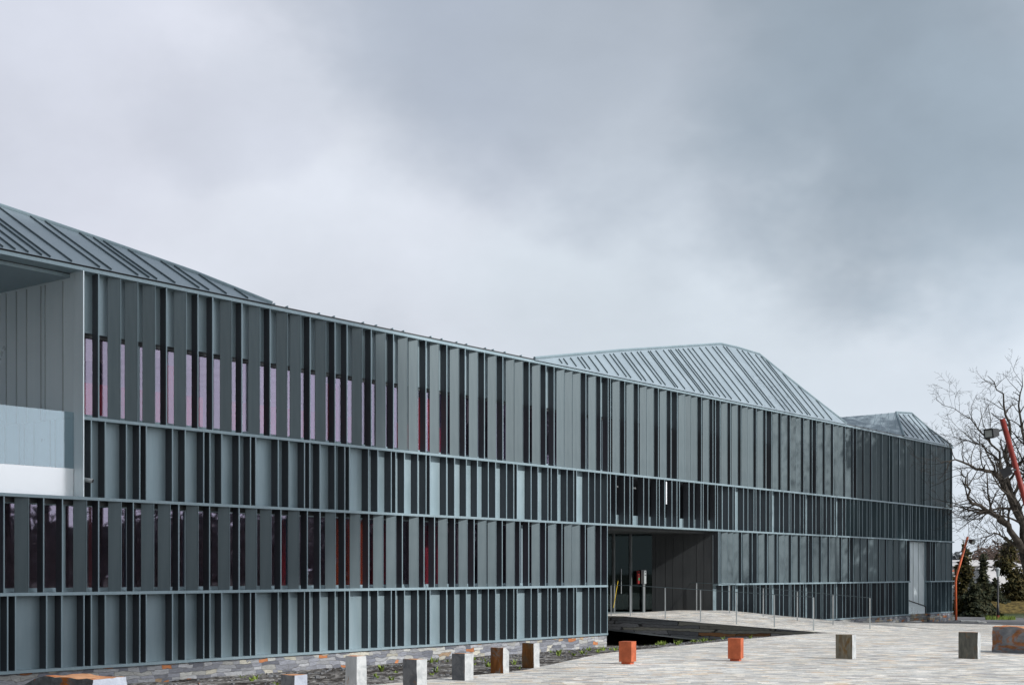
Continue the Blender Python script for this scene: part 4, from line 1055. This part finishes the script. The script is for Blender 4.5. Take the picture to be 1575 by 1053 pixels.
def house(name, label, px0, px1, Y, z0, z_eave, z_top, depth, wmat, rmat, extra=None):
    a = at(px0, 880, Y); c = at(px1, 880, Y); w = c.x - a.x
    root = empty(name, (a.x, a.y, z0)); tag(root, label, 'building')
    b = MB(); b.box(0, w, 0, depth, 0, z_eave - z0); wo = b.build('wall', M[wmat], root)
    b = MB(); e = z_eave - z0 + 0.003; tz = z_top - z0; o = 0.3
    b.poly([(-o, -o, e), (w + o, -o, e), (w + o, depth / 2, tz), (-o, depth / 2, tz)]); b.poly([(-o, depth + o, e), (-o, depth / 2, tz + .002), (w + o, depth / 2, tz + .002), (w + o, depth + o, e)])
    b.poly([(-o, -o, e), (-o, depth / 2, tz), (-o, depth + o, e)]); b.poly([(w + o, -o, e), (w + o, depth + o, e), (w + o, depth / 2, tz)])
    ro = b.build('roof', M[rmat], root); return root, ro, w
zz = lambda py, Y: EYE + (HY - py) / F * Y
r1, ro1, w1 = house('house', 'pale rendered house with a grey roof half hidden by evergreens', 1440, 1572, 128, -1.2, zz(870, 128), zz(860, 128), 9, 'house_white', 'house_white')
b = MB(); xx = at(1499, 880, 128).x - at(1440, 880, 128).x; b.box(xx - .25, xx + .25, 1.5, 2.1, zz(866, 128) + 1.2, zz(851, 128) + 1.2); b.build('chimney', M['concrete'], ro1)
b = MB(); b.box(0.3, 3.4, -0.36, -0.31, zz(878.5, 128) + 1.2, zz(876, 128) + 1.2); b.build('red_beam', M['pole_paint'], r1)
for x in (5.6, 6.9): 
    b = MB(); b.box(x, x + .7, -0.03, -0.005, 2.6, 3.7); b.build('window', M['house_grey'], r1)
house('house', 'low grey house seen behind the tree trunk at the right edge', 1545, 1640, 118, -1.2, zz(912, 118), zz(872, 118), 12, 'house_grey', 'house_white')
rs_, rr_, ws_ = house('shed', 'small shed with a mossy brown tiled roof by the grass', 1544, 1620, 90, -3.0, zz(942.5, 90), zz(925, 90), 3.5, 'concrete', 'moss_roof')
fn = empty('wooden_fence', (at(1476, 880, 92).x, 92, -2.55)); tag(fn, 'dark wooden paling fence in front of the evergreens', 'fence')
b = MB(); wf = at(1542, 880, 92).x - at(1476, 880, 92).x; x = 0.0
while x < wf:
    b.box(x, x + 0.06, 0, 0.03, 0.0, 1.72 + rw.uniform(-.1, .1)); x += rw.uniform(0.08, 0.13)
b.build('palings', M['fence_wood'], fn)
b = MB(); b.box(0, wf, 0.032, 0.07, 0.25, 0.32); b.box(0, wf, 0.032, 0.07, 1.4, 1.47); b.build('rail', M['fence_wood'], fn)
gb = MB(); rg = random.Random(4)
for i in range(900):
    px = rg.uniform(1516, 1562); Y = rg.uniform(79, 81.8); p = at(px, 880, Y); p.z = -1.05; h = rg.uniform(.1, .32); a = rg.random() * 6.28
    q = Vector((math.cos(a), math.sin(a), 0)) * 0.025; gb.poly([p - q, p + q, p + q * rg.uniform(-3, 3) + Vector((0, 0, h))])
tag(gb.build('long_grass', M['weed']), 'bright green grass at the foot of the lantern', 'grass', None, 'stuff')

# distant wood on the skyline, carried on round to the right
dw = MB(); rd_ = random.Random(9)
for i in range(150):
    az = R(rd_.uniform(14, 110)); dist = rd_.uniform(230, 300) if az < R(30) else rd_.uniform(110, 190)
    H = (rd_.uniform(5.5, 9.0) if az < R(30) else rd_.uniform(8.0, 13.0)); c = Vector((math.sin(az) * dist, math.cos(az) * dist, -1.3))
    bl = [(c + Vector((rd_.gauss(0, H * .25), rd_.gauss(0, H * .25), H * rd_.uniform(.3, .8))), Vector((H * .35, H * .35, H * .24))) for k in range(5)]
    leaf_cloud(dw, bl, 420, 0.75, rd_)
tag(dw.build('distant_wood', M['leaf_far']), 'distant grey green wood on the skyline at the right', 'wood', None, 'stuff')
dw = MB()
for i in range(16):
    px = rd_.uniform(1512, 1600); Y = rd_.uniform(165, 190); H = rd_.uniform(5.0, 7.0); c = at(px, 880, Y); c.z = -1.3
    bl = [(c + Vector((rd_.gauss(0, 1.5), rd_.gauss(0, 1.5), H * rd_.uniform(.5, .9))), Vector((2.2, 2.2, 1.5))) for k in range(4)]
    leaf_cloud(dw, bl, 380, 0.28, rd_)
tag(dw.build('brown_thicket', M['leaf_brown']), 'brownish leafless thicket beyond the pale house', 'wood', None, 'stuff')
